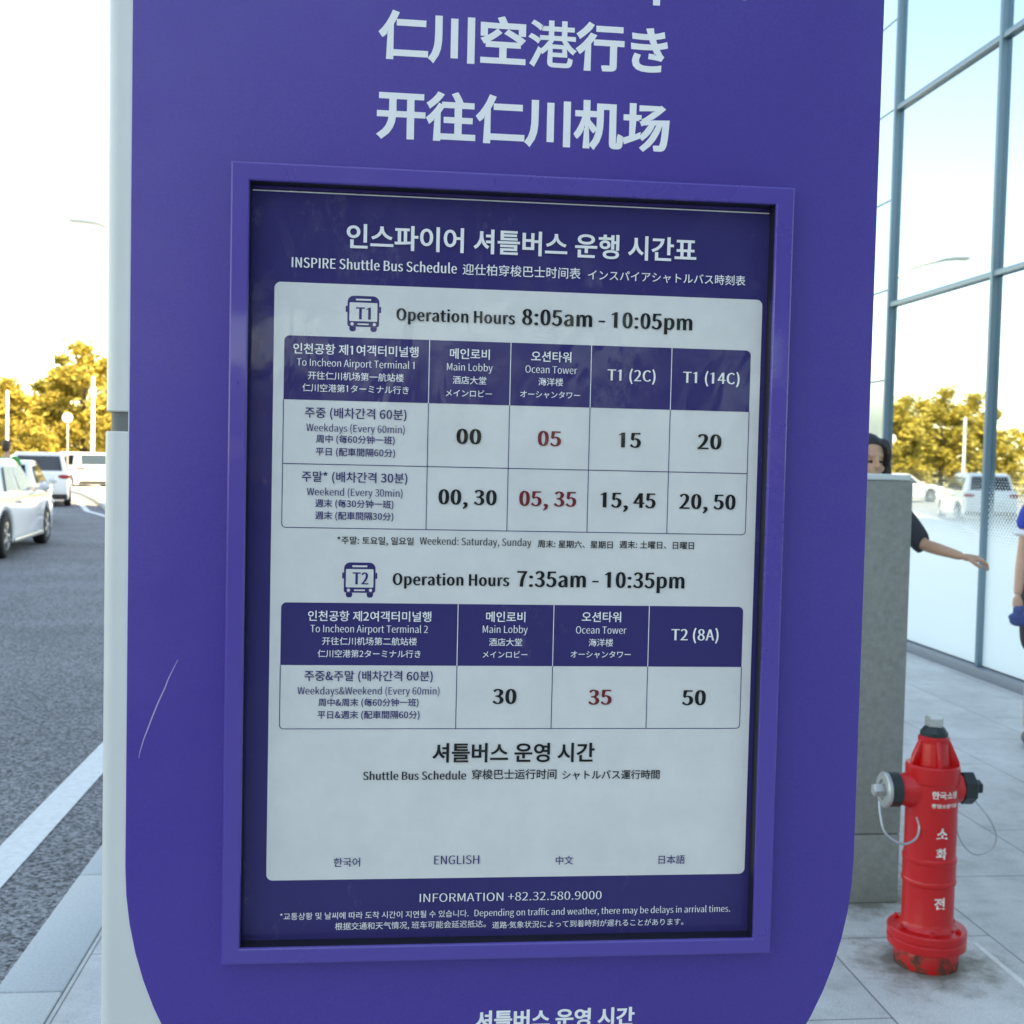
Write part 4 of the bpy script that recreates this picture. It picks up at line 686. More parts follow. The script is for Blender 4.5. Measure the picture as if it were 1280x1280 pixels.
MB().box(WX - .08, WX + .024, ys[-1], 13.25, .0, .074, .004).build('plinth', M['plinth'], bld, smooth=.6)
MB().box(WX + .03, 14, -140, 14, .0, 8.6).build('core_wall', M['concrete'], bld)
MB().box(WX - .02, 14, -140, 14, 8.61, 90).build('upper_facade', M['mirror'], bld)  # unseen upper mass, made tall and long to shade the street
# tall mirror wall between the last bay and the building's near end
MB().box(WX - .01, WX + .028, -140, ys[-1] - .04, .0, 8.58).build('street_wall', M['mirror'], bld)
# unseen canopy added behind the camera to dim the sign and its reflections
M['soffit'] = mat('grey_soffit', (.30, .31, .32), rough=.6)
MB().box(-9.5, WX - .09, -28, -11, 4.9, 5.5, .03).build('shade_canopy', M['soffit'], bld, smooth=.6)
for y in (-26.5, -19.5, -12.5): MB().lathe([(.22, 0), (.22, 4.899)], (-.3, y, 0), 28).build('shade_canopy_column', M['silver'], bld, smooth=.6)
# ------------------------------------------------------------------ the grey utility pillar
M['box'] = mat('grey_green_stone', (.25, .255, .23), rough=.6, noise_amt=.14, noise_scale=45, bump=.06, bump_scale=200, col2=None)
M['boxcap'] = mat('pale_metal_cap', (.62, .66, .64), rough=.4)
pil = thing('utility_pillar', 'square grey stone-clad utility pillar with a pale cap standing behind the purple sign', 'pillar', (1.6, 3.1, 0))
MB().box(1.30, 1.910, 2.82, 3.40, .001, .2545, .004).build('base_block', M['box'], pil, smooth=.6)
MB().box(1.30, 1.910, 2.82, 3.40, .258, 1.556, .004).build('body', M['box'], pil, smooth=.6)
MB().box(1.29, 1.900, 2.815, 3.41, 1.557, 1.578, .004).build('cap', M['boxcap'], pil, smooth=.6)
# ------------------------------------------------------------------ the fire hydrant
def rusty(name, col, zlo, zhi):
    m = mat(name, col, rough=.34, coat=.0, spec=.5, bump=.05, bump_scale=60); t, p = nodes(m)
    tc = t.nodes.new('ShaderNodeTexCoord'); n = t.nodes.new('ShaderNodeTexNoise'); n.inputs['Scale'].default_value = 22; n.inputs['Detail'].default_value = 9; n.inputs['Roughness'].default_value = .7
    t.links.new(tc.outputs['Object'], n.inputs['Vector']); sp = t.nodes.new('ShaderNodeSeparateXYZ'); t.links.new(tc.outputs['Object'], sp.inputs[0])
    mr = t.nodes.new('ShaderNodeMapRange'); mr.inputs[1].default_value = zlo; mr.inputs[2].default_value = zhi; mr.inputs[3].default_value = .32; mr.inputs[4].default_value = -.14; t.links.new(sp.outputs['Z'], mr.inputs[0])
    ad = t.nodes.new('ShaderNodeMath'); ad.operation = 'ADD'; t.links.new(n.outputs['Fac'], ad.inputs[0]); t.links.new(mr.outputs[0], ad.inputs[1])
    r2 = t.nodes.new('ShaderNodeMapRange'); r2.inputs[1].default_value = .56; r2.inputs[2].default_value = .64; t.links.new(ad.outputs[0], r2.inputs[0])
    mx = t.nodes.new('ShaderNodeMix'); mx.data_type = 'RGBA'; mx.inputs[6].default_value = (*col, 1); mx.inputs[7].default_value = (.10, .035, .018, 1)
    t.links.new(r2.outputs[0], mx.inputs[0]); t.links.new(mx.outputs[2], p.inputs['Base Color'])
    ro = t.nodes.new('ShaderNodeMapRange'); ro.inputs[3].default_value = .28; ro.inputs[4].default_value = .8; t.links.new(r2.outputs[0], ro.inputs[0]); t.links.new(ro.outputs[0], p.inputs['Roughness'])
    return m
M['red'] = rusty('red_paint', (.62, .006, .008), -.09, .13)
M['darkcap'] = mat('black_green_cap', (.012, .022, .022), rough=.35)
M['chrome'] = mat('bare_metal', (.50, .51, .49), rough=.38, metal=.6)
M['wire'] = mat('steel_wire', (.42, .45, .46), rough=.35, metal=.7)
HX, HY = 1.773, 2.30
M['worn_white'] = mat('worn_white_paint', (.74, .70, .62), rough=.6, noise_amt=.25, noise_scale=90)
hyd = thing('fire_hydrant', 'red fire hydrant with rusty base flange and white vertical lettering on the pavement', 'hydrant', (HX, HY, 0)); hyd.scale = (.945, .945, .985)
c0 = (HX, HY, 0)
MB().lathe([(.105, .0005), (.108, .05), (.100, .068)], c0, 40).build('stub', M['red'], hyd, smooth=.5)
fl = MB().lathe([(.122, .064), (.130, .068), (.131, .092), (.127, .096), (.127, .099), (.131, .102), (.131, .122), (.127, .127), (.088, .129)], c0, 48).build('base_flange', M['red'], hyd, smooth=.5)
for k in range(6):
    a = R(60 * k + 15); q = (HX + .108 * math.cos(a), HY + .108 * math.sin(a), .127)
    MB().lathe([(.011, 0), (.011, .007), (.009, .009)], q, 6).lathe([(.006, .009), (.006, .014)], q, 8).build('bolt', M['red'], fl, smooth=.5)
MB().lathe([(.098, .128), (.090, .136), (.0855, .15), (.0855, .272), (.0895, .276), (.0905, .283), (.0895, .29), (.0878, .293), (.0878, .345), (.0895, .348), (.0905, .355), (.0895, .362), (.0855, .366), (.0855, .605), (.0895, .612), (.0895, .66), (.086, .665), (.0, .6655)], c0, 56).build('barrel', M['red'], hyd, smooth=.5)
bn = MB().lathe([(.058, .664), (.056, .69), (.050, .735), (.052, .740), (.052, .752), (.044, .757)], c0, 40).build('bonnet', M['red'], hyd, smooth=.5)
for k in range(5):
    a = R(72 * k + 261); f = MB()
    f.prism([(.048, .664), (.086, .664), (.085, .676), (.050, .750), (.042, .748)], -.0075, .0075, 'xz', bev=.002)
    bmesh.ops.transform(f.b, matrix=Matrix.Translation((HX, HY, 0)) @ Matrix.Rotation(a, 4, 'Z'), verts=f.b.verts[:])
    f.build('rib', M['red'], bn, smooth=.5)
MB().lathe([(.046, .7565), (.046, .768), (.034, .784), (.030, .786)], c0, 32).build('collar', M['darkcap'], hyd, smooth=.5)
MB().lathe([(.029, .785), (.032, .789), (.032, .814), (.027, .820)], c0, 5).build('operating_nut', M['chrome'], hyd, smooth=.3)
ZO = .578
MB().lathe([(.060, .06), (.058, .085), (.050, .11), (.050, .125)], (HX, HY, ZO), 36, axis=(-1, 0, 0)).build('outlet', M['red'], hyd, smooth=.5)
cp = MB().lathe([(.052, .120), (.056, .123), (.056, .158), (.050, .160)], (HX, HY, ZO), 36, axis=(-1, 0, 0)).build('outlet_cap', M['darkcap'], hyd, smooth=.5)
MB().lathe([(.0565, .160), (.058, .163), (.058, .172), (.054, .176), (.034, .176), (.033, .168)], (HX, HY, ZO), 36, axis=(-1, 0, 0)).build('cap_rim', M['chrome'], cp, smooth=.5)
MB().lathe([(.022, .165), (.022, .205), (.018, .209)], (HX, HY, ZO), 5, axis=(-1, 0, 0)).build('cap_nut', M['chrome'], cp, smooth=.3)
MB().lathe([(.056, .06), (.052, .085), (.046, .10)], (HX, HY, ZO + .006), 36, axis=(1, 0, 0)).build('outlet', M['red'], hyd, smooth=.5)
cp2 = MB().lathe([(.050, .098), (.054, .101), (.054, .140), (.048, .144)], (HX, HY, ZO + .006), 7, axis=(1, 0, 0)).build('outlet_cap', M['darkcap'], hyd, smooth=.3)
MB().lathe([(.024, .143), (.024, .172), (.018, .176)], (HX, HY, ZO + .006), 5, axis=(1, 0, 0)).build('cap_nut', M['darkcap'], cp2, smooth=.3)
def curve(pts, n=8):
    P = [Vector(p) for p in pts]; out = []
    for i in range(len(P) - 1):
        a, b_, c_, d_ = P[max(i - 1, 0)], P[i], P[i + 1], P[min(i + 2, len(P) - 1)]
        for k in range(n):
            t = k / n; out.append(.5 * ((2 * b_) + (c_ - a) * t + (2 * a - 5 * b_ + 4 * c_ - d_) * t * t + (3 * b_ - a - 3 * c_ + d_) * t ** 3))
    return out + [P[-1]]
MB().tube(curve([(HX - .195, HY - .02, ZO - .03), (HX - .20, HY - .05, .50), (HX - .19, HY - .07, .455), (HX - .14, HY - .085, .425), (HX - .09, HY - .075, .435), (HX - .066, HY - .055, .465), (HX - .072, HY - .045, .50)]), .0042, 8).build('cap_wire', M['wire'], hyd, smooth=3.3)
MB().tube(curve([(HX + .138, HY - .035, ZO - .03), (HX + .175, HY - .06, .50), (HX + .205, HY - .06, .44), (HX + .19, HY - .06, .395), (HX + .14, HY - .06, .378), (HX + .10, HY - .055, .40), (HX + .078, HY - .04, .445), (HX + .082, HY - .025, .49)]), .0026, 8).build('cap_wire', M['wire'], hyd, smooth=3.3)
# lettering wrapped on the barrel (its front faces the street end, -Y)
hl = Ink()
def wrap(body, style, ua, ub, zb, sc=None):
    G = layout(body, style); P = [p for g in G for p in g]; x0 = min(q[0] for p in P for q in p); x1 = max(q[0] for p in P for q in p); z0 = min(q[1] for p in P for q in p); z1 = max(q[1] for p in P for q in p)
    s = (ub - ua) / (x1 - x0); sv = sc / (z1 - z0) if sc else s
    for g in G:
      if g:
        vs, fs = fill(g); vs = [(ua + (u - x0) * s, zb + (v - z0) * sv) for u, v in vs]; rr = .0862
        hl._add([(HX + rr * math.sin(u / rr), HY - rr * math.cos(u / rr), z) for u, z in vs], fs)
for args in (('한국소방', 'cb', -.038, .062, .567, .025), ('중앙소방기술', 'cb', -.038, .060, .538, .014), ('소', 'cb', -.018, .020, .437, .036), ('화', 'cb', -.018, .020, .372, .036), ('전', 'cb', -.018, .020, .208, .038)):
    hl = Ink(); wrap(*args); hl.build('lettering', M['worn_white'], hyd)
hl = Ink(); wrap('16A', 'ob', -.022, .004, .138, .013); hl.build('cast_mark', mat('worn_red_paint', (.62, .16, .13), rough=.5), hyd)

# ------------------------------------------------------------------ trees
M['bark'] = mat('bark', (.12, .085, .06), rough=.9, noise_amt=.3, noise_scale=6)
def leafmat(name, c1, c2):
    m = mat(name, c1, rough=.6, spec=.25); t, p = nodes(m)
    oi = t.nodes.new('ShaderNodeNewGeometry'); cr = t.nodes.new('ShaderNodeMix'); cr.data_type = 'RGBA'; cr.inputs[6].default_value = (*c1, 1); cr.inputs[7].default_value = (*c2, 1)
    t.links.new(oi.outputs['Random Per Island'], cr.inputs[0]); t.links.new(cr.outputs[2], p.inputs['Base Color'])
    tr = t.nodes.new('ShaderNodeBsdfTranslucent'); t.links.new(cr.outputs[2], tr.inputs[0])
    mx = t.nodes.new('ShaderNodeMixShader'); mx.inputs[0].default_value = .4; t.links.new(p.outputs[0], mx.inputs[1]); t.links.new(tr.outputs[0], mx.inputs[2]); t.links.new(mx.outputs[0], t.nodes['Material Output'].inputs[0]); return m
M['leaf'] = leafmat('autumn_leaves', (.30, .26, .06), (.60, .47, .11))
M['pine'] = leafmat('olive_leaves', (.13, .16, .045), (.42, .35, .08))
def make_tree(seed, h, wd, m, n):
    rng = random.Random(seed); t = thing('tree', 'tree', 'tree', (0, 0, 0))
    tk = MB(); top = Vector((rng.uniform(-.3, .3), rng.uniform(-.3, .3), h * .86)); ends = []
    tk.tube([(0, 0, -.2), (.03, .02, h * .25), top * .6, top], [h * .028, h * .022, h * .014, h * .005], 8)
    for k in range(15):
        u = .12 + .8 * k / 15; a = k * 2.4 + rng.uniform(-.4, .4); p0 = top * u; L = wd * (1.05 - .55 * u) * rng.uniform(.65, 1.1)
        p1 = p0 + Vector((math.cos(a) * L * .55, math.sin(a) * L * .55, L * .22)); p2 = p0 + Vector((math.cos(a) * L, math.sin(a) * L, L * rng.uniform(.3, .6)))
        tk.tube([p0, p1, p2], [h * .009, h * .006, h * .003], 5); ends += [p2, p1 * .5 + p2 * .5]
    ends += [top, top + Vector((.2, 0, h * .1))]
    tk.build('trunk', M['bark'], t, smooth=3.3)
    vs, fs = [], []
    for _ in range(n):
        e = rng.choice(ends); s = wd * .20 * rng.uniform(.7, 1.25)
        d = Vector((rng.gauss(0, .62), rng.gauss(0, .62), rng.gauss(0, .62)))
        p = e + Vector((d.x * s, d.y * s, d.z * s * .62))
        a = Vector((rng.gauss(0, 1), rng.gauss(0, 1), rng.gauss(0, .6))).normalized(); b2 = a.cross(Vector((rng.gauss(0, 1), rng.gauss(0, 1), rng.gauss(0, 1)))).normalized(); q = rng.uniform(.08, .20)
        k = len(vs); vs += [p - a * q * 1.3, p + b2 * q * .6, p + a * q * 1.3, p - b2 * q * .6]; fs.append((k, k + 1, k + 2, k + 3))
    me = bpy.data.meshes.new('crown'); me.from_pydata([tuple(v) for v in vs], [], fs); link('crown', me, m, t)
    return t
protos = [make_tree(11, 7.2, 2.7, M['leaf'], 8000), make_tree(12, 6.2, 2.5, M['leaf'], 7000), make_tree(13, 8.0, 2.2, M['pine'], 6500)]
TREES = [(0, -16.3, 66, 1.02, 'tall amber-leaved tree close beside the silver post edge'), (2, -18.6, 70, .88, 'narrow olive tree just left of the tall amber tree'), (1, -20.2, 66, .86, 'round amber tree behind the pale marker post'),
         (0, -23.4, 72, .85, 'spreading amber tree at the left photo edge'), (1, -13.2, 62, .92, 'amber tree half hidden by the silver post'), (2, -11.0, 70, 1.0, 'olive tree hidden behind the sign, seen in the mirror glass'),
         (0, -27.0, 74, .95, 'amber tree left of frame seen only in the mirror glass'), (1, -31, 78, 1.1, 'far amber tree reflected at the right end of the glass'), (2, -8.0, 74, .9, 'slim olive tree behind the sign board'), (1, -24.5, 62, .55, 'low bushy amber tree in front of the tree row'), (1, -17.4, 61, .52, 'low shrub-like amber tree under the tall crowns'), (1, -14.6, 70, .7, 'small amber tree between the two tall ones')]
used = set()
for k, x, y, s, lab in TREES:
    o = protos[k] if k not in used else copy_tree(protos[k]); used.add(k)
    o.location = (x, y, 0); o.scale = (s, s, s); o.rotation_euler = (0, 0, x * 1.7); tag(o, lab, 'tree', 'autumn trees across the road')
# low hedge line far behind the trees
hv, hf = [], []
rng = random.Random(5)
for _ in range(19000):
    x = rng.uniform(-75, 15); hgt = 4.4 + 1.6 * noise.noise(Vector((x * .15, 0, 0))); p = Vector((x, rng.uniform(77, 80), rng.uniform(0, 1) ** .7 * hgt))
    a = Vector((rng.gauss(0, 1), rng.gauss(0, 1), rng.gauss(0, .6))).normalized(); b2 = a.cross(Vector((rng.gauss(0, 1), rng.gauss(0, 1), rng.gauss(0, 1)))).normalized(); q = rng.uniform(.12, .26)
    k = len(hv); hv += [p - a * q * 1.3, p + b2 * q * .7, p + a * q * 1.3, p - b2 * q * .7]; hf.append((k, k + 1, k + 2, k + 3))
me = bpy.data.meshes.new('hedge'); me.from_pydata([tuple(v) for v in hv], [], hf); tag(link('hedge', me, M['leaf']), 'long mass of low amber and olive shrubs along the horizon behind the trees', 'hedge', kind='stuff')
hv, hf = [], []  # unseen leaf belt added behind the camera to block bright horizon reflections
for _ in range(9000):
    p = Vector((rng.uniform(-75, 4.5), rng.uniform(-76, -73), rng.uniform(0, 1) ** .8 * 7))
    a = Vector((rng.gauss(0, 1), rng.gauss(0, 1), rng.gauss(0, .6))).normalized(); b2 = a.cross(Vector((rng.gauss(0, 1), rng.gauss(0, 1), rng.gauss(0, 1)))).normalized(); q = rng.uniform(.25, .5)
    k = len(hv); hv += [p - a * q * 1.3, p + b2 * q * .7, p + a * q * 1.3, p - b2 * q * .7]; hf.append((k, k + 1, k + 2, k + 3))
M['darkleaf'] = leafmat('dark_green_leaves', (.025, .04, .012), (.06, .08, .02))
me = bpy.data.meshes.new('glare_blocker'); me.from_pydata([tuple(v) for v in hv], [], hf); tag(link('glare_blocker', me, M['darkleaf']), 'unseen dark green belt of trees added far down the street to keep horizon glare off the poster', 'trees', kind='stuff')
# ------------------------------------------------------------------ lamp and posts
M['pole'] = mat('pale_grey_pole', (.52, .52, .47), rough=.4, metal=.3)
M['whitepole'] = mat('white_pole', (.78, .78, .76), rough=.4)
M['lens'] = mat('lamp_lens', (.75, .75, .70), rough=.2)
lamp = thing('street_lamp', 'tall street lamp whose curved arm shows left of the silver post and in the glass', 'street lamp', (-6.98, 36.48, 0))
MB().lathe([(.13, 0), (.12, .3), (.085, .32), (.06, 7.35)], (-6.98, 36.48, 0), 16).build('pole', M['pole'], lamp, smooth=.6)
MB().tube(curve([(-6.98, 36.48, 7.3), (-7.14, 36.48, 7.74), (-7.55, 36.48, 8.07), (-8.05, 36.48, 8.27), (-8.57, 36.48, 8.40), (-8.75, 36.48, 8.44)], 6), .05, 10).build('arm', M['pole'], lamp, smooth=3.3)
lh = MB().prism([(-9.65, 8.50), (-9.60, 8.58), (-9.1, 8.56), (-8.7, 8.49), (-8.68, 8.40), (-9.2, 8.46)], 36.37, 36.59, 'xz', bev=.02).build('lamp_head', M['pole'], lamp, smooth=.6)
MB().box(-9.55, -8.95, 36.40, 36.56, 8.462, 8.487, .004).build('lens', M['lens'], lh)
mp_ = thing('marker_post', 'slim white post with a rounded top standing behind the nearest white sedan', 'post', (-14.0, 45, -.12))
MB().lathe([(.11, -.12), (.11, 0), (.055, .02), (.055, 3.7), (.0, 3.76)], (-14.0, 45, 0), 14).build('shaft', M['whitepole'], mp_, smooth=.6)
MB().lathe([(.075, 3.2), (.075, 3.42)], (-14.0, 45, 0), 14).build('collar', M['pole'], mp_, smooth=.6)
pm = thing('light_mast', 'tall pale light mast standing in front of the trees close to the silver post', 'light mast', (-13.5, 56, -.1))
MB().lathe([(.2, -.12), (.2, .1), (.1, .12), (.08, 5.0)], (-13.5, 56, 0), 14).build('mast', M['whitepole'], pm, smooth=.6)
MB().lathe([(.13, 4.0), (.15, 4.05), (.15, 4.5), (.13, 4.55)], (-13.5, 56, 0), 14).build('lamp_sleeve', M['pole'], pm, smooth=.6)
rs = thing('round_road_sign', 'small round white road sign on a thin post before the amber trees', 'road sign', (-13.1, 50, -.1))
MB().tube([(-13.1, 50.03, -.12), (-13.1, 50.03, 3.1)], .03, 8).build('post', M['pole'], rs, smooth=3.3)
MB().lathe([(.20, 0), (.21, .008), (.21, .016)], (-13.1, 49.99, 2.92), 28, axis=(0, -1, 0)).build('disc', M['whitepole'], rs, smooth=.5)
# ------------------------------------------------------------------ cars
M['carwhite'] = mat('white_car_paint', (.78, .79, .80), rough=.25, coat=1)
M['carglass'] = mat('car_glass', (.03, .05, .06), rough=.03, spec=.9, coat=.6)
M['tyre'] = mat('tyre_rubber', (.018, .018, .02), rough=.8)
M['rim'] = mat('alloy_rim', (.50, .52, .54), rough=.3, metal=.8)
M['black_trim'] = mat('black_trim', (.02, .02, .022), rough=.5)
M['tail'] = mat('red_lens', (.35, .015, .015), rough=.15, coat=.5)
M['headl'] = mat('clear_lens', (.60, .64, .68), rough=.1, coat=.5)
M['plate'] = mat('yellow_plate', (.75, .50, .03), rough=.5)
M['plate_w'] = mat('white_plate', (.75, .76, .74), rough=.5)
def make_car(name, L, W, belt, roof, rear, hood, cab):
    """car pointing +Y, origin on the road under its middle; cab = (rear glass foot, roof rear, roof front, windscreen foot) along Y"""
    t = thing(name, 'car', 'car'); h2 = W / 2; wb = L * .305; yr, yf = -wb, wb + .02; wr = .325; g = .2
    def arch(y):  # wheel opening, from front to rear
        return [(y + (wr + .055) * math.cos(R(a)), wr + (wr + .055) * math.sin(R(a))) for a in range(-20, 201, 20)]
    out = [(-L / 2 + .03, .34), (-L / 2, .52), (-L / 2 + .03, rear - .06), (-L / 2 + .12, rear), (cab[0], belt + .02), (cab[3], belt), (L / 2 - .55, hood), (L / 2 - .16, hood - .12), (L / 2, .56), (L / 2 - .02, .32), (L / 2 - .15, g)]
    out += [p for p in arch(yf) if p[1] >= g - .01] + [p for p in arch(yr) if p[1] >= g - .01] + [(-L / 2 + .2, g)]
    bd = MB().prism(out, -h2, h2, 'yz', bev=.055, seg=3)
    for v in bd.b.verts:   # plan taper towards both ends and tumble-in below the belt
        k = abs(v.co.y) / (L / 2); v.co.x *= 1 - .10 * max(0, k - .55) / .45 - .05 * max(0, (v.co.z - .62))
    body = bd.build('body', M['carwhite'], t, smooth=.7)
    def ring(y, z, w): return [(-w, y, z), (w, y, z)]
    wb_, wr_ = h2 - .06, h2 - .24
    gh = MB(); b = gh.b
    low = [(cab[0], wb_ - .10), (cab[0] + .55, wb_), (cab[3] - .75, wb_), (cab[3], wb_ - .08)]; hi = [(cab[1], wr_ - .04), (cab[1] + .4, wr_), (cab[2] - .35, wr_), (cab[2], wr_ - .03)]
    A = [b.verts.new((s * x, y, belt - .03)) for s in (1,) for y, x in low] + [b.verts.new((-x, y, belt - .03)) for y, x in low[::-1]]
    B = [b.verts.new((x, y, roof - (.03 if i in (0, 3) else 0))) for i, (y, x) in enumerate(hi)] + [b.verts.new((-x, y, roof - (.03 if i in (0, 3) else 0))) for i, (y, x) in list(enumerate(hi))[::-1]]
    for i in range(8): b.faces.new((A[i], A[(i + 1) % 8], B[(i + 1) % 8], B[i]))
    b.faces.new(A[::-1]); b.faces.new((B[0], B[1], B[6], B[7])); b.faces.new((B[1], B[2], B[5], B[6])); b.faces.new((B[2], B[3], B[4], B[5]))
    bmesh.ops.recalc_face_normals(b, faces=b.faces[:]); bmesh.ops.bevel(b, geom=[e_ for e_ in b.edges if e_.calc_face_angle(0) > .3], offset=.035, segments=2, affect='EDGES', profile=.5)
    cabin = gh.build('cabin', M['carwhite'], t, smooth=.8)
    def on(p, q, u, v, s, out_=.012):    # point on the side of the cabin
        y0 = p[0] + (p[1] - p[0]) * u; y1 = q[0] + (q[1] - q[0]) * u; x = wb_ + (wr_ - wb_) * v
        return (s * (x + out_), y0 + (y1 - y0) * v, belt - .03 + (roof - belt) * v)
    mid = (cab[0] + cab[3]) / 2 - .05
    for s in (1, -1):
        for (a0, a1) in ((cab[0] + .45, mid - .04), (mid + .04, cab[3] - .32)):
            f0 = (a0 - cab[0]) / (cab[3] - cab[0]); f1 = (a1 - cab[0]) / (cab[3] - cab[0])
            P = [on((cab[0], cab[3]), (cab[1], cab[2]), u, v, s) for u, v in ((f0, .14), (f1, .14), (f1, .84), (f0, .84))]
            w_ = MB(); w_.sheet(P if s > 0 else P[::-1]); bmesh.ops.solidify(w_.b, geom=w_.b.faces[:], thickness=.008); w_.build('window', M['carglass'], t)
        mr = MB().ball((s * (h2 + .06), cab[3] - .28, belt + .06), (.10, .05, .07), 2); mr.box(min(s * h2, s * (h2 - .1)), max(s * h2, s * (h2 - .1)), cab[3] - .3, cab[3] - .26, belt + .02, belt + .05, .005)
        mr.build('mirror', M['carwhite'], t, smooth=.8)
        MB().box(min(s * (h2 - .05), s * (h2 + .018)), max(s * (h2 - .05), s * (h2 + .018)), mid - .30, mid - .12, belt - .15, belt - .115, .01).build('door_handle', M['rim'], t, smooth=.6)
        MB().box(min(s * (h2 - .04), s * (h2 + .008)), max(s * (h2 - .04), s * (h2 + .008)), yr + .42, yf - .42, .20, .26, .01).build('sill_trim', M['rim'], t, smooth=.6)
        MB().ball((s * (h2 - .23), L / 2 - .13, hood - .2), (.19, .10, .07), 2).build('headlight', M['headl'], t, smooth=3.3)
        MB().ball((s * (h2 - .22), -L / 2 + .07, rear - .16), (.20, .085, .08), 2).build('taillight', M['tail'], t, smooth=3.3)
        for y in (yr, yf):
            ax = (s, 0, 0); c = (s * (h2 - .215), y, wr)
            wh = MB().lathe([(.20, .0), (wr - .02, .0), (wr, .03), (wr, .17), (wr - .025, .20), (.215, .205), (.20, .19)], c, 28, axis=ax).build('wheel', M['tyre'], t, smooth=.6)
            rm = MB().lathe([(.205, .15), (.207, .198), (.19, .20), (.18, .175), (.05, .178), (.045, .20)], c, 28, axis=ax)
            for k in range(5):
                a = R(72 * k); rm.box(.04, .19, -.022, .022, .178, .197, .004, mat=Matrix.Translation(c) @ Vector(ax).to_track_quat('Z', 'Y').to_matrix().to_4x4() @ Matrix.Rotation(a, 4, 'Z'))
            rm.build('rim', M['rim'], wh, smooth=.6)
    def scr(y0, y1, x0, x1, nm):
        P = [(-x0, y0[0], y0[1]), (x0, y0[0], y0[1]), (x1, y1[0], y1[1]), (-x1, y1[0], y1[1])]
        if nm == 'rear_window': P = P[::-1]
        P = [(p[0], p[1] + (.014 if nm == 'windscreen' else -.014), p[2] + .012) for p in P]
        w_ = MB(); w_.sheet(P); bmesh.ops.solidify(w_.b, geom=w_.b.faces[:], thickness=.006); w_.build(nm, M['carglass'], t)
    def lp(a, c, u): return (a[0] + (c[0] - a[0]) * u, a[1] + (c[1] - a[1]) * u)
    a, c = (cab[3], belt - .03), (cab[2], roof - .03); scr(lp(a, c, .10), lp(a, c, .88), wb_ - .16, wr_ - .08, 'windscreen')
    a, c = (cab[0], belt - .03), (cab[1], roof - .03); scr(lp(a, c, .14), lp(a, c, .86), wb_ - .20, wr_ - .10, 'rear_window')
    MB().box(-h2 + .12, h2 - .12, -L / 2 - .012, -L / 2 + .2, .24, .38, .02).build('rear_valance', M['black_trim'], t, smooth=.6)
    MB().box(-.26, .26, -L / 2 - .018, -L / 2 + .04, .56, .67, .004).build('number_plate', M['plate_w'], t)
    MB().box(-.45, .45, L / 2 - .08, L / 2 + .012, .34, .50, .02).build('grille', M['black_trim'], t, smooth=.6)
    return t
sedan = make_car('sedan_car', 4.75, 1.84, .93, 1.46, 1.00, .90, (-1.75, -1.05, .25, 1.10))
suv = make_car('suv_car', 4.45, 1.84, 1.00, 1.62, 1.06, 1.00, (-2.12, -1.80, .20, 1.0))
def put(o, x, y, deg, lab): o.location = (x, y, -.118); o.rotation_euler = (0, 0, R(deg)); return tag(o, lab, 'car', 'white cars waiting along the road')
c2, c3, c4, c5, c6, c7 = copy_tree(sedan), copy_tree(suv), copy_tree(sedan), copy_tree(suv), copy_tree(sedan), copy_tree(sedan)
put(sedan, -6.93, 19.55, 4.5, 'nearest white sedan at the left photo edge, small grey mark on its front door'); sedan.scale = (1.06, 1.09, 1.06)
put(c2, -8.55, 26.7, 10, 'white sedan queued directly ahead of the nearest sedan')
put(suv, -10.75, 37.6, 14, 'white hatchback with red tail lamps ahead of the two queued sedans')
put(c4, -17.2, 58.5, 72, 'white sedan parked side-on below the amber trees, farthest to the left')
put(c3, -13.9, 54.2, 40, 'white hatchback parked near the round road sign')
put(c5, -15.8, 66, 60, 'distant white hatchback glimpsed beside the silver post')
put(c6, -10.6, 12.2, 3, 'white sedan in the far lane left of the frame, mirrored in the glass')
put(c7, -9.9, 4.0, 2, 'white sedan behind the far-lane sedan, seen only in the glass')
mk = Ink(); 
for g_ in layout('12', 'od'): vs, fs = fill(g_); mk._add([(0.935, .55 + x * .26, .62 + z * .26) for x, z in vs], fs)
o = mk.build('door_mark', mat('grey_decal', (.25, .26, .27), rough=.6), None); o.parent = sedan; o.location = (0, 0, 0)

# ------------------------------------------------------------------ people
M['skin'] = mat('skin', (.56, .31, .20), rough=.5, noise_amt=.06, noise_scale=30)
M['lips'] = mat('lips', (.36, .13, .11), rough=.45)
M['eye'] = mat('dark_eye', (.02, .014, .012), rough=.25)
M['hair'] = mat('dark_hair', (.014, .011, .010), rough=.45, noise_amt=.3, noise_scale=120)
M['brown_hair'] = mat('brown_hair', (.06, .032, .018), rough=.5, noise_amt=.3, noise_scale=120)
def cloth(n, c): return mat(n, c, rough=.85, noise_amt=.12, noise_scale=60, bump=.15, bump_scale=40)
M['charcoal'] = cloth('charcoal_cloth', (.035, .038, .050)); M['bluetee'] = cloth('blue_cloth', (.020, .050, .36)); M['white_cloth'] = cloth('white_cloth', (.75, .76, .78))
M['black_cloth'] = cloth('black_cloth', (.022, .024, .030)); M['greentee'] = cloth('green_cloth', (.02, .30, .07)); M['denim'] = cloth('denim_cloth', (.06, .09, .17)); M['shoe'] = mat('shoe', (.06, .06, .065), rough=.6)
